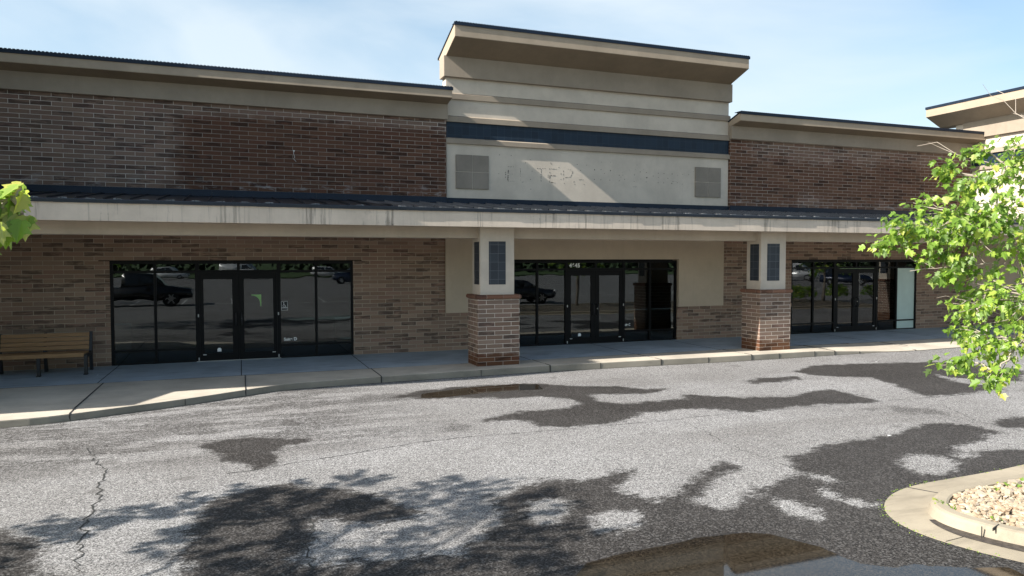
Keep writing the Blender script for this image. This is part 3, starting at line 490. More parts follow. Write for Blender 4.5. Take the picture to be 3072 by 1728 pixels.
sw = m.build('sidewalk', M_slab); tag(sw, kind='structure')
m = MB(); hw = .022
for x in xs:
    z = interp(x, ZK); ky = kerb_y(x); zs = -.008+min(0, z)*.15
    zi = zs+(z-zs)*.55 if z < -.05 else zs+(z-zs)*.8
    m.v += [(x, SEAM, zs), (x, ky+.28, zi), (x, ky+hw, z), (x, ky+.006, z-.006), (x, ky, z-hw), (x, ky-.012, -.17)]
for i in range(n-1):
    for j in range(5): m.f.append((i*6+j, i*6+6+j, i*6+7+j, i*6+1+j))
kb = m.build('kerb', M_band); tag(kb, kind='structure')
kb.data.materials.append(M_kerb)
for p in kb.data.polygons:
    if p.normal.y < -.5 or p.normal.y > .5: p.material_index = 1
m = MB()
for x in (-2.45, .24, 2.94, 6.9, 9.85, 12.52, 15.3, 18.2, 21.1, 24):
    ky = kerb_y(x); dx = .12 if x < -2 else .05*random.uniform(-1, 1)
    z = interp(x, ZK); zs = -.008+min(0, z)*.15
    m.obox((x-.05, SEAM/2, .0005-.004+zs/2), (.009, 0, 0), (dx*.3, -SEAM/2, -zs/2+.0), (0, 0, .006)); m.obox((x, (SEAM+ky+.28)/2, zs+.001), (.009, 0, 0), (dx*.2, (SEAM-ky-.28)/2, 0), (0, 0, .005))
    m.obox((x-dx*.2, ky+.14, z*.9+.001), (.010, 0, 0), (0, .15, -(z-zs)*.1), (0, 0, .006)); m.box(x-.012-dx*.2, x+.010-dx*.2, ky-.016, ky+.01, -.16, z-.008)
for x in (-.8, 5.2, 8.2, 11.2, 13.4, 14.6, 16.2):
    m.box(x-.005, x+.005, kerb_y(x)-.015, kerb_y(x)+.01, -.16, interp(x, ZK)-.008)
random.seed(11); x = -5
while x < 24:
    L = random.uniform(.3, 1.2)
    zs = -.008+min(0, interp(x, ZK))*.15
    if random.random() < .8: wd = random.uniform(.004, .014); m.box(x, x+L, SEAM-wd/2, SEAM+wd/2, zs-.01, zs+.003)
    x += L
jn = m.build('joint', M_joint, sw)
m = MB(); random.seed(14); gx = [-6+i*.06 for i in range(520)]; ga = []
for x in gx:
    wd = .012+.05*max(0, mn.noise(Vector((x*1.3, 3, 0))))+.02*random.random()
    ky = kerb_y(x); ga.append(((x, ky-.010, -.1462), (x, ky-.014-wd, -.1462)))
for p_, q_ in zip(ga, ga[1:]): m.quad(p_[0], p_[1], q_[1], q_[0])
m.build('gutter_grime', plain('grime', (.045, .042, .036), .9, var=.4, scale=25), kb, fix=False)
# ------------------------------------------------------------------ parking lot
D = json.loads(POLY)
def axis(segs):
    a = []
    for x0, x1, st in segs: a += list(np.arange(x0, x1-1e-6, st))
    return np.array(a+[segs[-1][1]])
ax = axis([(-200,-20,20),(-20,-6,2),(-6,-3.6,.15),(-3.6,9,.06),(9,14,.09),(14,24,.15),(24,40,2),(40,240,20)])
ay = axis([(-96,-20,4),(-20,-15.6,.6),(-15.6,-9,.06),(-9,-3,.07),(-3,0,1.0),(0,20,5)])
GX, GY = np.meshgrid(ax, ay, indexing='ij'); P2 = np.stack([GX.ravel(), GY.ravel()], 1)
def sdf(poly):
    q = np.array(poly); n = len(q); dmin = np.full(len(P2), 1e9); ins = np.zeros(len(P2), bool)
    bb = (P2[:, 0] > q[:, 0].min()-.6) & (P2[:, 0] < q[:, 0].max()+.6) & (P2[:, 1] > q[:, 1].min()-.6) & (P2[:, 1] < q[:, 1].max()+.6)
    pp = P2[bb]; dm = np.full(len(pp), 1e9); ii = np.zeros(len(pp), bool)
    for i in range(n):
        a = q[i]; b = q[(i+1) % n]; e = b-a; w_ = pp-a; t = np.clip((w_@e)/max(1e-9, e@e), 0, 1)
        dm = np.minimum(dm, np.hypot(*(w_-t[:, None]*e).T))
        c = (a[1] > pp[:, 1]) != (b[1] > pp[:, 1])
        if b[1] != a[1]: ii ^= c & (pp[:, 0] < (b[0]-a[0])*(pp[:, 1]-a[1])/(b[1]-a[1])+a[0])
    dmin[bb] = dm; ins[bb] = ii
    return np.where(ins, dmin, -dmin)
wet = np.full(len(P2), -9.)
for p in D['wet']: wet = np.maximum(wet, sdf(p))
for p in D['hole']: wet = np.minimum(wet, -sdf(p))
half = np.full(len(P2), -9.)
for p in D['half']: half = np.maximum(half, sdf(p))
pud = np.full(len(P2), -9.)
for p in D['pud']: pud = np.maximum(pud, sdf(p))
wv = np.clip(.5+wet/.6, 0, 1); hv = np.clip(.5+half/.6, 0, 1); pv = np.clip(.5+pud/.5, 0, 1)
nx, ny = len(ax), len(ay)
me = bpy.data.meshes.new('parking_lot')
idx = np.arange(nx*ny).reshape(nx, ny)
F = np.stack([idx[:-1, :-1], idx[1:, :-1], idx[1:, 1:], idx[:-1, 1:]], -1).reshape(-1, 4)
V = np.concatenate([P2, np.full((len(P2), 1), -.15)], 1)
me.vertices.add(len(V)); me.vertices.foreach_set('co', V.astype(np.float32).ravel())
me.loops.add(F.size); me.loops.foreach_set('vertex_index', F.ravel().astype(np.int32))
me.polygons.add(len(F)); me.polygons.foreach_set('loop_start', np.arange(0, F.size, 4, dtype=np.int32)); me.update(calc_edges=True)
at = me.attributes.new('damp', 'FLOAT_COLOR', 'POINT'); at.data.foreach_set('color', np.stack([wv, hv, pv, np.ones_like(wv)], 1).astype(np.float32).ravel())
g = G('asphalt'); P = g.pos(); atn = g.n('ShaderNodeAttribute', attribute_name='damp'); sr = g.n('ShaderNodeSeparateColor'); g.l(atn.outputs['Color'], sr.inputs[0])
n1 = g.noise(P, 2.2, 6, .7); n2 = g.noise(g.mapv(P, (1, 2.6, 1)), 9, 5, .75); n3 = g.noise(P, .35, 4, .6); nf = g.noise(P, 70, 3, .7)
vo = g.n('ShaderNodeTexVoronoi'); g.l(P, vo.inputs['Vector']); vo.inputs['Scale'].default_value = 95; vc = g.sep(vo.outputs['Color'])[0]
vo2 = g.n('ShaderNodeTexVoronoi'); g.l(P, vo2.inputs['Vector']); vo2.inputs['Scale'].default_value = 64; vc2 = g.sep(vo2.outputs['Color'])[1]
jit = g.math('ADD', g.math('MULTIPLY', g.math('SUBTRACT', n1, .5), 1.0), g.math('ADD', g.math('MULTIPLY', g.math('SUBTRACT', n2, .5), .75), g.math('MULTIPLY', g.math('SUBTRACT', nf, .5), .35)))
W = g.smooth(g.math('ADD', sr.outputs[0], g.math('MULTIPLY', jit, 1.15)), .38, .62)
H = g.math('MULTIPLY', g.smooth(g.math('ADD', g.math('MULTIPLY', sr.outputs[1], .62), g.math('MULTIPLY', jit, 1.0)), .30, .50), .9)
Hn = g.math('MULTIPLY', g.smooth(g.math('ADD', g.math('MULTIPLY', n2, .7), g.math('MULTIPLY', n3, .5)), .72, .80), .5)
spk = g.smooth(g.noise(g.mapv(P, (1, 1.8, 1)), 26, 4, .75), .42, .56)
H = g.math('MULTIPLY', H, spk); Hn = g.math('MULTIPLY', Hn, spk)
px_, py_, pz_ = g.sep(P)
loc = g.math('MULTIPLY', g.math('SUBTRACT', 1, g.smooth(px_, 1.2, 4.2)), g.smooth(py_, -9.4, -8.2))
St = g.math('MULTIPLY', g.math('MULTIPLY', g.smooth(g.noise(g.mapv(P, (.55, 2.2, 1)), 1.25, 5, .62), .43, .53), loc), g.smooth(g.noise(g.mapv(P, (1, 2.4, 1)), 17, 4, .8), .44, .54))
W = g.math('MAXIMUM', W, g.math('MAXIMUM', g.math('MAXIMUM', H, Hn), g.math('MULTIPLY', St, .9)))
Pd = g.smooth(g.math('ADD', sr.outputs[2], g.math('MULTIPLY', jit, .10)), .46, .52)
agg = g.ramp(vc, [(0, (.085, .084, .084)), (.2, (.13, .128, .127)), (.36, (.26, .256, .252)), (.7, (.36, .353, .347)), (1, (.50, .49, .48))])
agg = g.mix(g.smooth(nf, .50, .64), agg, (.075, .072, .07)); agg = g.mix(g.math('MULTIPLY', g.smooth(vc2, .8, .82), .35), agg, (.10, .095, .09))
agg = g.mix(g.smooth(n3, .3, .7), agg, g.mix(1, agg, (.80, .79, .78), 'MULTIPLY'))
lane = g.noise(g.mapv(P, (.10, .75, 1)), 1.0, 3, .5); agg = g.mix(g.math('MULTIPLY', g.smooth(lane, .52, .64), .7), agg, g.mix(1, agg, (.82, .81, .80), 'MULTIPLY'))
spt = g.noise(P, 1.7, 2, .4); agg = g.mix(g.math('MULTIPLY', g.smooth(spt, .70, .76), .5), agg, (.09, .085, .08))
wetc = g.mix(1, agg, (.16, .15, .143), 'MULTIPLY'); wetc = g.mix(g.math('MULTIPLY', g.smooth(vc2, .78, .84), .26), wetc, (.28, .27, .26)); pudc = g.mix(1, agg, (.13, .105, .075), 'MULTIPLY')
col = g.mix(W, agg, wetc); col = g.mix(Pd, col, pudc)
dist = g.math('SUBTRACT', 1, Pd)
rgh = g.math('ADD', g.math('MULTIPLY', g.math('SUBTRACT', .9, g.math('MULTIPLY', W, .22)), dist), g.math('MULTIPLY', Pd, .03))
bp = g.n('ShaderNodeBump'); hgt = g.math('MULTIPLY', g.math('ADD', vc, g.math('MULTIPLY', nf, .6)), dist); g.l(hgt, bp.inputs['Height']); bp.inputs['Strength'].default_value = .45; bp.inputs['Distance'].default_value = .008
g.l(bp.outputs[0], g.p.inputs['Normal'])
M_asp = g.fin(col, rgh, 0, g.math('ADD', .18, g.math('MULTIPLY', Pd, .35)))
me.materials.append(M_asp); lot = link(bpy.data.objects.new('parking_lot', me)); tag(lot, kind='structure')
m = MB(); random.seed(5)
for ci, c in enumerate(D['cracks']):
    pts = []
    for (a, b), (c2, d) in zip(c, c[1:]):
        L = math.hypot(c2-a, d-b); k = max(1, int(L/.07))
        for i in range(k): t = i/k; j = .022 if ci not in (3,) else .008; pts.append((a+(c2-a)*t+random.gauss(0, j), b+(d-b)*t+random.gauss(0, j)))
    pts.append(tuple(c[-1])); wd0 = (.004, .0075, .0075, .0055, .004, .004, .003)[ci]
    L_, R_ = [], []
    for i, p in enumerate(pts):
        q0 = pts[max(0, i-1)]; q1 = pts[min(len(pts)-1, i+1)]; dx, dy = q1[0]-q0[0], q1[1]-q0[1]; l = math.hypot(dx, dy) or 1; wd = wd0*random.uniform(.35, 1.7)
        L_.append((p[0]-dy/l*wd, p[1]+dx/l*wd, -.1465)); R_.append((p[0]+dy/l*wd, p[1]-dx/l*wd, -.1465))
    for i in range(len(pts)-1): m.quad(L_[i], R_[i], R_[i+1], L_[i+1])
tag(m.build('pavement_cracks', M_joint, fix=False), kind='structure')
m = MB()
for i in range(14): m.box(-22+i*2.75, -21.9+i*2.75, -32.5, -27.5, -.1505, -.146)
for i in range(16): m.box(24+i*2.75, 24.1+i*2.75, -33, -28, -.1505, -.146)
m.box(-30, 14, -27.4, -27.3, -.1505, -.146)
tag(m.build('parking_stripes', plain('paint', (.6, .6, .58), .7)), kind='structure')
g = G('grass'); P = g.pos(); M_grass = g.fin(g.mix(g.smooth(g.noise(P, .7, 5, .7), .3, .7), (.04, .075, .018), (.07, .12, .03)), .9)
m = MB()
for q in ((-400, 900, -700, -96), (-400, -200, -96, 400), (-200, 900, 20, 400), (240, 900, -96, 20)): m.box(q[0], q[1], q[2], q[3], -.4, -.152)
tag(m.build('ground', M_grass), kind='structure')
# ------------------------------------------------------------------ planting island
O = [(34,-10.9),(20,-11.5),(13,-12.3),(9.22,-12.9),(8.2,-12.95),(7.48,-12.97),(7.0,-13.06),(6.6,-13.25),(6.3,-13.5),(6.13,-13.8),(6.08,-14.1),(6.12,-14.4),(6.25,-14.78),(6.6,-15.4),(7.4,-16.3),(9,-17.3),(13,-18.2),(20,-18.6),(34,-19)]
def chaikin(p):
    r = [p[0]]
    for a, b in zip(p, p[1:]): r += [(a[0]*.75+b[0]*.25, a[1]*.75+b[1]*.25), (a[0]*.25+b[0]*.75, a[1]*.25+b[1]*.75)]
    return r+[p[-1]]
O = chaikin(chaikin(O))
def off(p, d):
    r = []
    for i in range(len(p)):
        a = p[max(0, i-1)]; b = p[min(len(p)-1, i+1)]; dx, dy = b[0]-a[0], b[1]-a[1]; l = math.hypot(dx, dy)
        r.append((p[i][0]-dy/l*d, p[i][1]+dx/l*d))
    return r
rings = [(0, -.17), (0, -.146), (.40, -.139), (.425, -.065), (.445, -.04), (.475, -.028), (.565, -.025), (.585, -.035), (.585, -.1)]
m = MB(); R2 = [[(x, y, z) for x, y in off(O, d)] for d, z in rings]
for r_ in R2: m.v += r_
k = len(O)
for j in range(len(R2)-1):
    for i in range(k-1): m.f.append((j*k+i, j*k+i+1, (j+1)*k+i+1, (j+1)*k+i))
isl = m.build('island_kerb', M_isl); tag(isl, kind='structure')
inner = off(O, .58)
g = G('gravel_bed'); P = g.pos(); v = g.n('ShaderNodeTexVoronoi'); g.l(P, v.inputs['Vector']); v.inputs['Scale'].default_value = 17
M_bed = g.fin(g.mix(g.smooth(v.outputs['Distance'], .1, .6), g.ramp(g.sep(v.outputs['Color'])[0], [(0, (.30, .22, .14)), (.5, (.45, .38, .28)), (1, (.55, .50, .42))]), (.06, .045, .03)), .9); g.bump(v.outputs['Distance'], .9, -.03)
m = MB(); m.v = [(x, y, -.068) for x, y in inner]; m.f = [tuple(range(len(inner)))]; tag(m.build('island_bed', M_bed), kind='structure')
m = MB(); up_ = []
for (sx, th) in ((.30, 0), ):
    pass
for a, b, c, d in ((7.18,-13.02,7.36,-13.42),(6.13,-14.9+.55,6.52,-14.33)): m.obox(((a+c)/2, (b+d)/2, -.1405), ((c-a)/2, (d-b)/2, .003), (.006, .003, 0), (0, 0, .002))
m.obox((6.62, -14.47, -.037), (.078, .027, 0), (.0015, -.004, 0), (0, 0, .0135)); m.obox((6.515, -14.41, -.085), (.004, .001, 0), (.003, .006, 0), (0, 0, .05))
m.build('island_joint', M_joint, isl)
# damp strip along the gutter
Rg = off(O, .385); Rh = off(O, .29); m = MB(); random.seed(3)
i0 = [i for i, p in enumerate(O) if p[0] < 9.5 and p[1] < -13.75]
for i in i0[:-1]:
    def q(i, d, z): 
        a = off(O, d)[i]; return (a[0], a[1], z)
    w0 = .06+.09*min(1, (i-i0[0])/8); w1 = .06+.09*min(1, (i+1-i0[0])/8)
    m.quad(q(i, .398, -.1355), q(i, .398-w0, -.137), q(i+1, .398-w1, -.137), q(i+1, .398, -.1355))
m.build('gutter_silt', plain('silt', (.045, .037, .032), .5, var=.4, scale=20), isl)
# river rocks
random.seed(21)
def inside(x, y, poly):
    c = False; n = len(poly)
    for i in range(n):
        a = poly[i]; b = poly[(i+1) % n]
        if (a[1] > y) != (b[1] > y) and x < (b[0]-a[0])*(y-a[1])/(b[1]-a[1])+a[0]: c = not c
    return c
bm = bmesh.new(); bmesh.ops.create_icosphere(bm, subdivisions=1, radius=1); bm.verts.ensure_lookup_table()
ico = np.array([v.co[:] for v in bm.verts]); icf = [tuple(v.index for v in f.verts) for f in bm.faces]; bm.free()
rng = np.random.RandomState(7); VV = []; FF = []; TT = []; cnt = 0; pol = off(O, .60)
for layer in range(2):
    x = 6.4
    for _ in range(5200 if layer == 0 else 3400):
        px = rng.uniform(6.4, 10.2); py = rng.uniform(-16.0, -13.1)
        if not inside(px, py, pol): continue
        s = rng.uniform(.018, .040)*(1.5 if rng.rand() < .06 else 1); sc = np.array([s*rng.uniform(.9, 1.5), s*rng.uniform(.7, 1.1), s*rng.uniform(.5, .85)])
        a = ico*sc*(1+rng.uniform(-.22, .22, (len(ico), 1)))
        th, ph = rng.uniform(0, 6.28), rng.uniform(-.6, .6); Rz = np.array(Matrix.Rotation(th, 3, 'Z')@Matrix.Rotation(ph, 3, 'X'))
        a = a@Rz.T+np.array([px, py, -.058+layer*.018+rng.uniform(-.01, .012)])
        FF += [tuple(i+cnt for i in f) for f in icf]; VV.append(a); TT += [rng.uniform()]*len(ico); cnt += len(ico)
me = bpy.data.meshes.new('river_rocks'); me.from_pydata(np.concatenate(VV).tolist(), [], FF); at = me.attributes.new('tone', 'FLOAT', 'POINT'); at.data.foreach_set('value', TT)
g = G('rock'); an = g.n('ShaderNodeAttribute', attribute_name='tone'); P = g.pos()
M_rock = g.fin(g.mix(g.math('MULTIPLY', g.smooth(g.noise(P, 40, 4), .4, .7), .4), g.ramp(an.outputs['Fac'], [(0, (.28, .22, .15)), (.25, (.42, .36, .27)), (.45, (.34, .25, .16)), (.6, (.46, .41, .32)), (.8, (.27, .18, .11)), (.88, (.40, .34, .26)), (1, (.23, .20, .17))]), (.38, .27, .17)), .75)
me.materials.append(M_rock); tag(link(bpy.data.objects.new('river_rocks', me)), kind='stuff', label='cream and tan river rocks filling the kerbed island', cat='gravel')
# ------------------------------------------------------------------ foliage
g = G('leaf'); an = g.n('ShaderNodeAttribute', attribute_name='tone')
lc = g.ramp(an.outputs['Fac'], [(0, (.08, .15, .02)), (.35, (.16, .27, .035)), (.7, (.25, .37, .055)), (.92, (.36, .44, .08)), (1, (.46, .44, .09))])
back = g.n('ShaderNodeNewGeometry').outputs['Backfacing']
lc = g.mix(g.math('MULTIPLY', back, .35), lc, (.30, .38, .22))
g.fin(lc, .42, 0, .5)
tl = g.n('ShaderNodeBsdfTranslucent'); g.l(g.mix(1, lc, (1.5, 1.7, .7), 'MULTIPLY'), tl.inputs['Color'])
ms = g.n('ShaderNodeMixShader'); ms.inputs[0].default_value = .38; g.l(g.p.outputs[0], ms.inputs[1]); g.l(tl.outputs[0], ms.inputs[2]); g.l(ms.outputs[0], g.o.inputs[0]); M_leaf = g.m
M_bark = plain('bark', (.17, .145, .12), .9, var=.35, scale=12); M_twig = plain('twig', (.34, .29, .24), .8)
HALF = [(0, 0), (.13, -.05), (.36, .06), (.46, .20), (.30, .26), (.40, .36), (.60, .56), (.34, .56), (.22, .62), (.22, .74), (.10, .86), (0, 1.05)]
class Leaves:
    def __init__(s, seed): s.v = []; s.f = []; s.t = []; s.r = random.Random(seed); s.bias = 0
    def leaf(s, p, d, size, tone=None, nrm=None):
        r = s.r; d = Vector(d).normalized(); n = Vector(nrm) if nrm else Vector((r.gauss(0, .5), r.gauss(0, .5), 1))
        sd = d.cross(n)
        if sd.length < 1e-3: sd = d.orthogonal()
        sd.normalize(); n = sd.cross(d).normalized(); fold = r.uniform(.05, .45); curl = r.uniform(-.1, .45); tone = min(1, r.random()**1.1+s.bias) if tone is None else tone
        for sg in (-1, 1):
            b = len(s.v)
            for x, y in HALF:
                s.v.append(tuple(p+d*(y*size)+sd*(x*size*sg*.95)+n*(x*size*fold-curl*size*(y*y+x*x*.8)*.5))); s.t.append(tone)
            q = tuple(range(b, b+len(HALF))); s.f.append(q if sg > 0 else q[::-1])
    def spray(s, p, d, n, size, spread=.16, keep=None):
        r = s.r; d = Vector(d).normalized(); a = d.orthogonal().normalized(); c = d.cross(a)
        for i in range(n):
            t = i/max(1, n-1); ang = r.uniform(0, 6.28)
            q = p+d*(spread*t); o = (a*math.cos(ang)+c*math.sin(ang))
            ld = (d*.5+o*r.uniform(.5, 1)+Vector((0, 0, -.55-r.random()*.5)))
            q = q+o*size*r.uniform(.1, .4)
            if keep and not keep(q): continue
            s.leaf(q, ld, size*r.uniform(.65, 1.15))
    def build(s, name, parent):
        me = bpy.data.meshes.new(name); me.from_pydata(s.v, [], s.f); at = me.attributes.new('tone', 'FLOAT', 'POINT'); at.data.foreach_set('value', s.t); me.materials.append(M_leaf)
        return link(bpy.data.objects.new(name, me), parent)
def wig(a, b, n, amp, r): 
    a = Vector(a); b = Vector(b); L = (b-a).length
    return [a+(b-a)*(i/n)+Vector((r.gauss(0, amp*L), r.gauss(0, amp*L), r.gauss(0, amp*L)))*(0 if i in (0, n) else 1) for i in range(n+1)]
def tree(name, base, clear, crown, seed, near=(), nleaf=420, size=.10, extra_tips=(), keep=None, label='', cat='tree', group=None):
    """base point, clear trunk height, crown=(centre, radii); near = [(x,y,z,r)] finer leafy clumps"""
    r = random.Random(seed); root = empty(name, base); tag(root, label, cat, group); bv = Vector(base); inv = -bv
    tr = MB(); br = MB(); tw = MB(); lv = Leaves(seed+1); cc, cr3 = Vector(crown[0])-bv, Vector(crown[1])
    top = Vector((r.gauss(0, .1), r.gauss(0, .1), cc.z+cr3.z*.6))
    fork = Vector((0, 0, clear)); tp = wig((0, 0, -.1), fork, 4, .015, r)+wig(fork, top, 6, .03, r)[1:]
    tr.tube(tp, [.10*(1-.08*i) for i in range(len(tp))], 9)
    hubs = [fork, fork.lerp(top, .25), fork.lerp(top, .5), fork.lerp(top, .75)]
    limbs = []
    for i in range(22):
        u = r.uniform(0, 6.28); v = r.uniform(-.5, 1); s_ = math.sqrt(1-v*v)
        e = cc+Vector((math.cos(u)*s_*cr3.x, math.sin(u)*s_*cr3.y, v*cr3.z))*r.uniform(.6, .9)
        h = min(hubs, key=lambda q: (q-e).length+(3 if q.z > e.z else 0)); limbs.append((h, e))
    for h, e in limbs:
        pl = wig(h, e, 5, .04, r)
        if keep and not all(keep(q+bv) for q in pl): continue
        br.tube(pl, [.035*(1-.16*i) for i in range(6)], 6)
        for q in pl[2:]:
            for _ in range(3):
                e2 = q+Vector((r.gauss(0, 1), r.gauss(0, 1), r.gauss(0, .6))).normalized()*r.uniform(.3, .7)
                if keep and not keep(e2+bv): continue
                tw.tube(wig(q, e2, 2, .05, r), [.008, .005, .003], 4, cap=False)
    k = None if keep is None else (lambda q: keep(q+bv))
    for _ in range(nleaf):
        u = r.uniform(0, 6.28); v = r.uniform(-1, 1); s_ = math.sqrt(1-v*v); rad = r.uniform(.45, 1)**.6
        nn = mn.noise(Vector((math.cos(u)*s_, math.sin(u)*s_, v))*2.1+Vector((seed, 0, 0)))
        if nn < -.18: continue
        rad *= 1+.25*nn
        p = cc+Vector((math.cos(u)*s_*cr3.x, math.sin(u)*s_*cr3.y, v*cr3.z))*rad
        lv.spray(p, Vector((math.cos(u)*s_, math.sin(u)*s_, v*.4)), 9, size*1.15, .3, k)
    if near:
        pts = [Vector(q[:3])-bv for q in near]; done = [fork.lerp(top, .15), fork.lerp(top, .4)]
        order = sorted(range(len(pts)), key=lambda i: (pts[i]-done[0]).length)
        for i in order:
            q = pts[i]; h = min(done, key=lambda z_: (z_-q).length+.0*(z_.length)); pl = wig(h, q, 4, .05, r)
            L = (q-h).length; r0 = .022 if L > 1 else .011; tw.tube(pl, [r0, r0*.85, r0*.7, r0*.55, r0*.45], 6); done += [pl[2], q]
            rad = near[i][3]; ns = int((13+150*rad*rad/.16*.22)*(.5 if size > .1 else 1))
            for _ in range(ns):
                o = Vector((r.gauss(0, 1), r.gauss(0, 1), r.gauss(0, .8))); o = o.normalized()*rad*r.uniform(.15, 1)
                o.z *= .75; p = q+o
                dr = Vector((o.x-.25, o.y, o.z*.3-.1)); lv.bias = .3 if size > .1 else 0; lv.spray(p, dr, r.randint(3, 5), size*r.uniform(.6, 1.0), .13)
                if r.random() < .4: tw.tube(wig(q+o*.3, p+dr.normalized()*.06, 2, .08, r), [.005, .0035, .002], 4, cap=False)
    for a, b in extra_tips:
        pl = wig(Vector(a)-bv, Vector(b)-bv, 6, .035, r); tw.tube(pl, [.006-.0006*i for i in range(7)], 5)
        for q in (pl[2], pl[3], pl[4]):
            e2 = q+(pl[-1]-pl[0]).normalized()*r.uniform(.1, .25)+Vector((r.gauss(0, .06), r.gauss(0, .06), r.uniform(-.02, .16))); tw.tube(wig(q, e2, 3, .06, r), [.0035, .003, .002, .0015], 4, cap=False)
    t = tr.build('trunk', M_bark, root, smooth=True); br.build('branches', M_bark, root, smooth=True)
    if tw.v: tw.build('twigs', M_twig, root, smooth=True)
    lv.build('crown', root)
    return root
NEAR_R = [[6.35,-14.75,3.42,.22],[6.12,-14.6,3.42,.14],[6.6,-14.9,3.3,.3],[5.37,-14.38,2.64,.19],[5.47,-14.5,2.74,.27],[5.57,-14.61,2.71,.35],[5.73,-14.66,2.85,.36],[5.83,-14.78,2.7,.40],[5.99,-14.85,2.9,.48],[6.11,-15.0,2.67,.55],[5.84,-14.54,3.24,.13],[5.97,-14.69,3.14,.21],[6.16,-14.78,3.18,.24],[5.8,-14.74,2.44,.15],[5.65,-14.71,2.55,.2],[5.90,-14.99,2.24,.32],[5.68,-14.93,2.06,.17],[5.66,-15.06,1.84,.26],[5.44,-15.01,1.65,.14],[5.75,-15.21,1.77,.36],[5.52,-15.25,1.60,.16],[6.02,-15.16,2.13,.5],[5.55,-14.8,2.36,.1]]
def frustum(q, marg=0.0):
    d = q-Vector((0, -19.17, 2.46)); z = d.dot(fw)
    if z < .1: return False
    return abs(d.dot(rt)/z) < .70+marg and abs(d.dot(u2)/z) < .40+marg
keepR = lambda q: not frustum(q, .03) and math.hypot(q.x, q.y+19.17) > 2.5
T1 = tree('maple_tree', (8.2, -15.4, -.1), 1.2, ((8.0, -15.3, 3.4), (2.3, 1.9, 1.9)), 31, NEAR_R, 300, .074,
          [((6.9,-14.9,3.3),(6.76,-14.27,4.05)), ((6.6,-14.8,3.2),(6.20,-13.9,3.55)), ((6.9,-15.0,3.2),(6.86,-14.35,3.83)), ((6.0,-14.9,2.4),(5.31,-14.61,2.36)), ((5.9,-14.95,2.15),(5.5,-14.86,2.1))],
          keepR, 'leafy green maple on the rock island, its boughs reaching in from the right edge')
NEAR_L = [[-1.5,-15.45,2.78,.3],[-2.0,-15.2,2.9,.42],[-2.7,-15.0,3.05,.5],[-3.4,-14.7,3.3,.6],[-1.28,-15.62,2.92,.16],[-.82,-15.67,2.71,.03],[-.87,-15.67,2.66,.05],[-.95,-15.69,2.66,.12],[-.89,-15.67,2.57,.022],[-.79,-15.66,2.75,.02],[-.79,-15.65,2.65,.025],[-1.06,-15.61,2.68,.2]]
keepL = lambda q: not frustum(q, .03) and math.hypot(q.x, q.y+19.17) > 2.5
T2 = tree('maple_tree', (-5.2, -14.2, -.15), 1.9, ((-5.5, -13.3, 3.9), (2.5, 2.1, 1.8)), 77, NEAR_L, 620, .11, [], keepL, 'green maple whose leafy branch tip pokes in at the left edge above the bench')
# trees, shrubs and signs standing behind the camera, seen in the storefront glass
def dup(root, loc, rz=0, sc=1, label=None):
    r = root.copy(); link(r); r.location = loc; r.rotation_euler = (0, 0, rz); r.scale = (sc,)*3; r['label'] = label
    for ch in root.children:
        c = ch.copy(); link(c); c.parent = r
        for q in ch.children: d = q.copy(); link(d); d.parent = c
    return r
T3 = tree('maple_tree', (17.6, -16.7, -.1), 1.7, ((17.6, -16.7, 3.9), (2.3, 2.3, 2.2)), 5, (), 260, .13, [], None, 'slim maple reflected in the doors marked 4645', group='maples on the lot behind the viewpoint')
dup(T3, (33.6, -15.6, -.1), 2.1, .95, 'maple among low shrubs reflected in the right-hand storefront'); T3['group'] = 'maples on the lot behind the viewpoint'
dup(T3, (-12, -32, -.15), 4.1, 1.0, 'maple behind the black pickup reflected in the left storefront')
dup(T3, (8.8, -30, -.15), 1.1, 1.05, 'maple beside the dark sedan, reflected left of the doors marked 4645')
for o in S.objects:
    if o.name.startswith('maple_tree') and o not in (T1, T2): o['group'] = 'maples on the lot behind the viewpoint'
T1.pop('group', None) if 'group' in T1 else None
def shrub(seed):
    root = empty('shrub'); r = random.Random(seed); lv = Leaves(seed); st = MB()
    for i in range(9):
        a = r.uniform(0, 6.28); st.tube([(0, 0, 0), (math.cos(a)*.25, math.sin(a)*.25, .45), (math.cos(a)*.42, math.sin(a)*.42, .85)], [.014, .01, .005], 5)
    for i in range(150):
        u = r.uniform(0, 6.28); v = r.uniform(-.3, 1); s_ = math.sqrt(max(0, 1-v*v)); q = Vector((math.cos(u)*s_*.6, math.sin(u)*s_*.6, .4+v*.5))*r.uniform(.7, 1)
        lv.spray(q, q, 7, .08, .1)
    st.build('stems', M_bark, root); f = lv.build('foliage', root); return root
sh0 = shrub(3); first = True
shl = ['leftmost of the round shrubs reflected in the right-hand storefront', 'round shrub right of the blue parking sign post in the reflection', 'round shrub beside the maple trunk in the reflection', 'round shrub right of the maple trunk in the reflection', 'rightmost round shrub reflected in the right-hand doors']
for i, (x, y) in enumerate(((28.6, -15.2), (31.2, -15.6), (33.0, -16.5), (35.2, -16.2), (38.5, -16.6))):
    if i == 0: o = sh0; o.location = (x, y, -.05)
    else: o = dup(sh0, (x, y, -.05), i*1.3, 1+.1*(i % 2))
    tag(o, shl[i], 'shrub', 'round shrubs in the island behind the viewpoint')
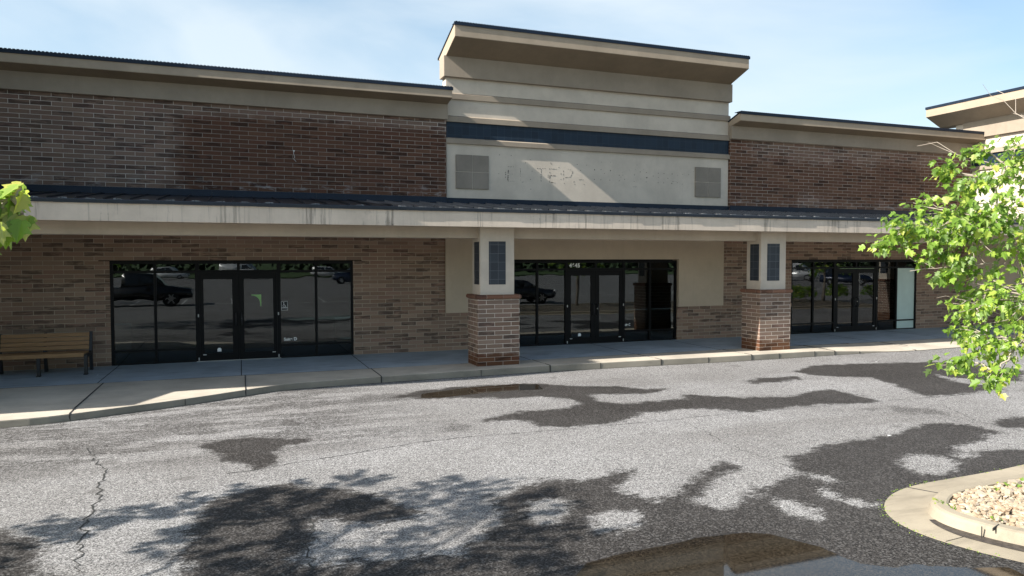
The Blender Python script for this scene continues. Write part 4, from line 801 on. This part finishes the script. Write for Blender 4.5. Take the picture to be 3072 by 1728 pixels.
def pk_sign(x, y, lab):
    root = empty('parking_sign', (x, y, -.1)); m = MB(); m.tube([(0, 0, 0), (0, 0, 2.1)], [.03, .03], 6); m.build('post', M_galv, root)
    m = MB(); m.box(-.16, .16, .03, .036, 1.55, 2.05); p = m.build('sign_plate', M_white, root)
    m = MB(); m.box(-.13, .13, .036, .039, 1.66, 1.98); b = m.build('blue_field', plain('sign_blue', (.02, .12, .42), .5), p)
    m = MB(); m.disc((0, .044, 1.92), .025, n=9); m.tube([(-.0, .042, 1.88), (-.01, .042, 1.80), (.05, .042, 1.79), (.07, .042, 1.72)], [.013]*4, 5); m.tube([(-.03+.05*math.cos(R(a)), .042, 1.77+.05*math.sin(R(a))) for a in range(120, 370, 25)], [.01]*10, 5); m.build('wheelchair_symbol', M_white, p)
    return tag(root, lab, 'sign', 'accessible parking signs')
pk_sign(32.0, -17.6, 'blue and white parking sign reflected in the left pane of the right-hand storefront')
pk_sign(41.5, -20.5, 'blue and white parking sign reflected in the right-hand doors')
# vehicles
M_tyre = plain('tyre', (.015, .015, .015), .8); M_rim = plain('rim', (.55, .55, .56), .3, .8); M_cg = plain('car_glass', (.01, .012, .015), .05, 0, 1.0); M_lampw = plain('lens', (.7, .7, .72), .15); M_chrome = plain('chrome', (.6, .6, .6), .15, .9)
def paint(n, c): 
    m_ = plain(n, c, .25, .2, .6, var=.02); m_.node_tree.nodes['Principled BSDF'].inputs['Coat Weight'].default_value = .8; return m_
def car(name, loc, rz, kind, mat, label, cat):
    root = empty(name, loc); root.rotation_euler = (0, 0, rz); tag(root, label, cat, 'vehicles in the lot behind the viewpoint')
    if kind == 'pickup':
        L, Wd, wr, ax_ = 5.8, 1.95, .40, (.98, 4.72)
        body = [(0, .45), (.02, .98), (.08, 1.05), (2.1, 1.08), (2.12, 1.10), (4.2, 1.14), (5.3, 1.06), (5.72, .95), (5.8, .60), (5.75, .42), (5.2, .36), (.3, .38)]
        cab = [(2.1, 1.06), (2.22, 1.78), (2.45, 1.86), (3.55, 1.86), (3.75, 1.80), (4.45, 1.12)]; win = [[(2.38, 1.16), (2.42, 1.68), (3.05, 1.74), (3.05, 1.16)], [(3.13, 1.16), (3.13, 1.74), (3.6, 1.72), (4.15, 1.16)]]
    elif kind == 'van':
        L, Wd, wr, ax_ = 5.4, 2.0, .36, (.95, 4.4)
        body = [(0, .4), (0, 1.2), (4.6, 1.2), (5.3, .95), (5.4, .6), (5.3, .35), (.2, .32)]; cab = [(.02, 1.15), (.1, 2.1), (.3, 2.2), (3.4, 2.2), (3.8, 2.05), (4.6, 1.18)]; win = [[(3.0, 1.3), (3.0, 1.95), (3.6, 1.93), (4.2, 1.3)]]
    else:
        h = 0 if kind == 'sedan' else .22; L, Wd, wr, ax_ = 4.7, 1.82, .34, (.9, 3.75)
        body = [(0, .5), (.03, .88+h*.5), (.5, .95+h*.5), (3.5, .96+h*.5), (4.4, .84+h*.4), (4.66, .68), (4.7, .45), (4.55, .26), (.2, .28)]
        cab = [(.25 if h else .55, .92+h*.5), (.5 if h else 1.25, 1.36+h), (1.0 if h else 1.6, 1.44+h), (2.5, 1.44+h), (2.8, 1.38+h), (3.6, .94+h*.5)]
        win = [[((.55 if h else 1.0), 1.0+h*.5), ((.75 if h else 1.4), 1.34+h), (2.0, 1.37+h), (2.0, 1.0+h*.5)], [(2.08, 1.0+h*.5), (2.08, 1.37+h), (2.6, 1.34+h), (3.2, 1.0+h*.5)]]
    def ext(prof, w2, inset=0): 
        m = MB(); n = len(prof)
        for s_, k in ((-1, 1), (1, 1)): m.v += [(x-L/2, s_*(w2-(max(0, z-1.0)*inset)), z) for x, z in prof]
        m.f = [tuple(range(n)), tuple(range(n, 2*n))[::-1]]+[(i, (i+1) % n, n+(i+1) % n, n+i) for i in range(n)]; return m
    ext(body, Wd/2).build('body', mat, root, bevel=.05, smooth=True); ext(cab, Wd/2-.04, .22).build('cab', mat, root, bevel=.04, smooth=True)
    for s_ in (-1, 1):
        for wn in win:
            m = MB(); m.v = [(x-L/2, s_*(Wd/2-.032-(max(0, z-1.0)*.22)), z) for x, z in wn]; m.f = [tuple(range(len(wn)))]; m.build('side_window', M_cg, root)
    c = cab; a, b = c[-1], c[-2]; m = MB(); m.v = [(a[0]-.06-L/2+.04, -Wd/2+.14, a[1]+.05), (a[0]-.06-L/2+.04, Wd/2-.14, a[1]+.05), (b[0]-L/2+.06, Wd/2-.26, b[1]-.0), (b[0]-L/2+.06, -Wd/2+.26, b[1]-.0)]; m.f = [(0, 1, 2, 3)]; m.build('windshield', M_cg, root)
    for x in ax_:
        for s_ in (-1, 1):
            m = MB(); m.tube([(x-L/2, s_*(Wd/2-.22), wr), (x-L/2, s_*(Wd/2+.012), wr)], [wr, wr], 20); wl = m.build('wheel', M_tyre, root)
            m = MB(); m.tube([(x-L/2, s_*(Wd/2+.0), wr), (x-L/2, s_*(Wd/2+.02), wr)], [wr*.66, wr*.2], 14)
            for q in range(6):
                t = q*math.pi/3; m.obox((x-L/2+math.cos(t)*wr*.42, s_*(Wd/2+.018), wr+math.sin(t)*wr*.42), (math.cos(t)*wr*.24, 0, math.sin(t)*wr*.24), (0, .012, 0), (-math.sin(t)*.035, 0, math.cos(t)*.035))
            m.build('rim', M_rim, wl)
    for s_ in (-1, 1):
        m = MB(); m.box(L/2-.12, L/2+.0, s_*.78-.14, s_*.78+.14, .68, .82 if kind != 'pickup' else .92); m.build('headlight', M_lampw, root, bevel=.02)
        m = MB(); zz = 1.1 if kind != 'sedan' else .98; m.box(.6, .78, s_*(Wd/2+.10)-.08, s_*(Wd/2+.10)+.08, zz, zz+.14); m.build('mirror', mat, root, bevel=.02)
    m = MB(); m.box(L/2-.06, L/2+.03, -.8, .8, .36, .56); m.build('bumper', M_chrome if kind == 'pickup' else mat, root, bevel=.02)
    return root
Pk = paint('black_paint', (.006, .006, .007)); Pn = paint('navy_paint', (.01, .02, .05)); Pw = paint('white_paint', (.75, .75, .75)); Pb = paint('blue_paint', (.02, .06, .16)); Pg = paint('gray_paint', (.02, .022, .026))
car('pickup_truck', (-5.0, -27.3, -.15), 0, 'pickup', Pk, 'black pickup truck with chrome bumper reflected in the left storefront', 'pickup truck')
car('parked_sedan', (15.8, -21.6, -.15), 0, 'sedan', Pg, 'dark gray sedan reflected beside the brick pier left of the 4645 doors', 'car')
car('parked_suv', (12.8, -64, -.15), math.pi, 'suv', Pn, 'navy SUV reflected high in the right pane of the left storefront', 'car')
car('parked_sedan', (15.8, -50, -.15), 1.2, 'sedan', Pb, 'blue sedan half cut off at the right of the left storefront reflection', 'car')
car('parked_van', (1.2, -88, -.15), .2, 'van', Pw, 'white van reflected in the transom over the left doors', 'van')
car('parked_suv', (13.0, -90, -.15), .1, 'suv', Pw, 'white SUV reflected in the transom right of the left doors', 'car')
car('parked_suv', (-7.5, -86, -.15), .1, 'suv', Pw, 'white SUV reflected at the top of the second left pane', 'car')
car('parked_van', (64, -52, -.15), .9, 'van', Pw, 'white van reflected behind the maple in the right-hand storefront', 'van')
car('parked_suv', (58, -38, -.15), .8, 'suv', Pn, 'dark blue SUV reflected in the right-hand storefront doors', 'car')
rw = random.Random(44); m = MB()
for _ in range(5200):
    x = rw.uniform(-90, 200); hh = 5+3.5*mn.noise(Vector((x*.06, 1, 0)))+1.5*mn.noise(Vector((x*.3, 5, 0))); z = hh*rw.random()**.8-.3; y = -128+rw.uniform(-5, 5)*(1-z/12)
    a = Vector((rw.gauss(0, 1), rw.gauss(0, 1), rw.gauss(0, 1))).normalized()*rw.uniform(.4, .9); c2 = a.orthogonal().normalized()*rw.uniform(.3, .8); p = Vector((x, y, z)); m.quad(p-a, p-c2, p+a, p+c2)
tag(m.build('distant_woods', plain('woods', (.016, .03, .011), .9, var=.5, scale=.4), fix=False), kind='stuff', label='dark tree belt beyond the far grass verge', cat='woods')
m = MB(); m.box(-60, 140, -96, -93.5, -.16, .0); tag(m.build('grass_verge', M_grass), kind='structure')
# ------------------------------------------------------------------ bench
bn = empty('bench', (-3.8, -.8, 0)); tag(bn, 'wooden slatted bench with black metal legs against the brick wall', 'bench'); ox, oy = -3.8, -.8
def slat(name, y0, z0, y1, z1, n, gap, th=.03):
    m = MB(); L = math.hypot(y1-y0, z1-z0); wd = (L-gap*(n-1))/n; uy, uz = (y1-y0)/L, (z1-z0)/L
    for i in range(n):
        c = (i*(wd+gap)+wd/2); m.obox((-3.81-ox, y0+uy*c-oy, z0+uz*c), (.835, 0, 0), (0, uy*wd/2, uz*wd/2), (0, -uz*th/2, uy*th/2))
    return m.build(name, M_wood, bn, bevel=.004)
slat('backrest', -.60, .485, -.50, .845, 4, .012); slat('seat', -1.20, .455, -.64, .43, 5, .014)
m = MB(); m.box(-4.645-ox, -2.975-ox, -1.235-oy, -1.205-oy, .385, .47); m.build('seat_edge', M_wood, bn, bevel=.004)
for x in (-4.66, -3.82, -2.945):
    m = MB(); xx = x-ox
    m.prism([(-1.24-oy, 0), (-1.16-oy, 0), (-1.15-oy, .40), (-1.23-oy, .40)], xx-.03, xx+.03); m.prism([(-.52-oy, 0), (-.43-oy, 0), (-.50-oy, .45), (-.44-oy, .86), (-.49-oy, .86), (-.60-oy, .45)], xx-.035, xx+.025); m.box(xx-.028, xx+.028, -1.2-oy, -.52-oy, .36, .42)
    m.box(xx-.04, xx+.04, -1.27-oy, -1.13-oy, .0, .012)
    m.build('leg', M_black, bn)
# ------------------------------------------------------------------ litter and weeds
random.seed(9)
for (x, y, z, s, lab) in ((-2.68, -1.45, .0, .02, 'small white scrap on the walkway in front of the bench'), (9.05, -10.2+-.9, -.146, .035, 'white scrap of paper lying on the dark wet asphalt right of centre'), (15.3, -5.1, -.146, .03, 'white scrap on the damp asphalt near the far kerb')):
    m = MB(); m.v = [(x-s, y-s*.6, z+.004), (x+s, y-s*.5, z+.009), (x+s*.8, y+s*.6, z+.004), (x-s*.7, y+s*.5, z+.012)]; m.f = [(0, 1, 2, 3)]; tag(m.build('paper_scrap', M_white), lab, 'litter')
lv = Leaves(12); r = lv.r
def tuft(x, y, z, n, s, flat=.5):
    for _ in range(n):
        a = r.uniform(0, 6.28); lv.leaf(Vector((x+r.gauss(0, s), y+r.gauss(0, s), z)), (math.cos(a), math.sin(a), flat+r.random()*.6), r.uniform(.4, 1)*s*1.3, r.uniform(.2, 1))
tuft(-3.35, -5.62, -.15, 14, .05); tuft(-3.2, -5.63, -.15, 8, .04)
for i, (x, y) in enumerate(off(O, -.012)):
    if x < 10 and random.random() < .8:
        for _ in range(4): tuft(x+random.uniform(-.06, .06), y+random.uniform(-.03, .03), -.148, 2, .013, .5)
for x, y, n, s in ((6.75,-13.78,12,.035),(6.72,-13.95,10,.03),(6.82,-14.35,12,.028),(7.35,-14.85,14,.03),(7.7,-13.66,10,.03),(8.0,-13.65,14,.04),(8.3,-13.7,16,.05),(8.6,-13.72,18,.05)): tuft(x, y, -.035, n, s, .8)
me = bpy.data.meshes.new('weeds'); me.from_pydata(lv.v, [], lv.f); at = me.attributes.new('tone', 'FLOAT', 'POINT'); at.data.foreach_set('value', lv.t); me.materials.append(M_leaf)
tag(link(bpy.data.objects.new('weeds', me)), kind='stuff', label='small green weeds along the kerb and among the river rocks', cat='weeds')
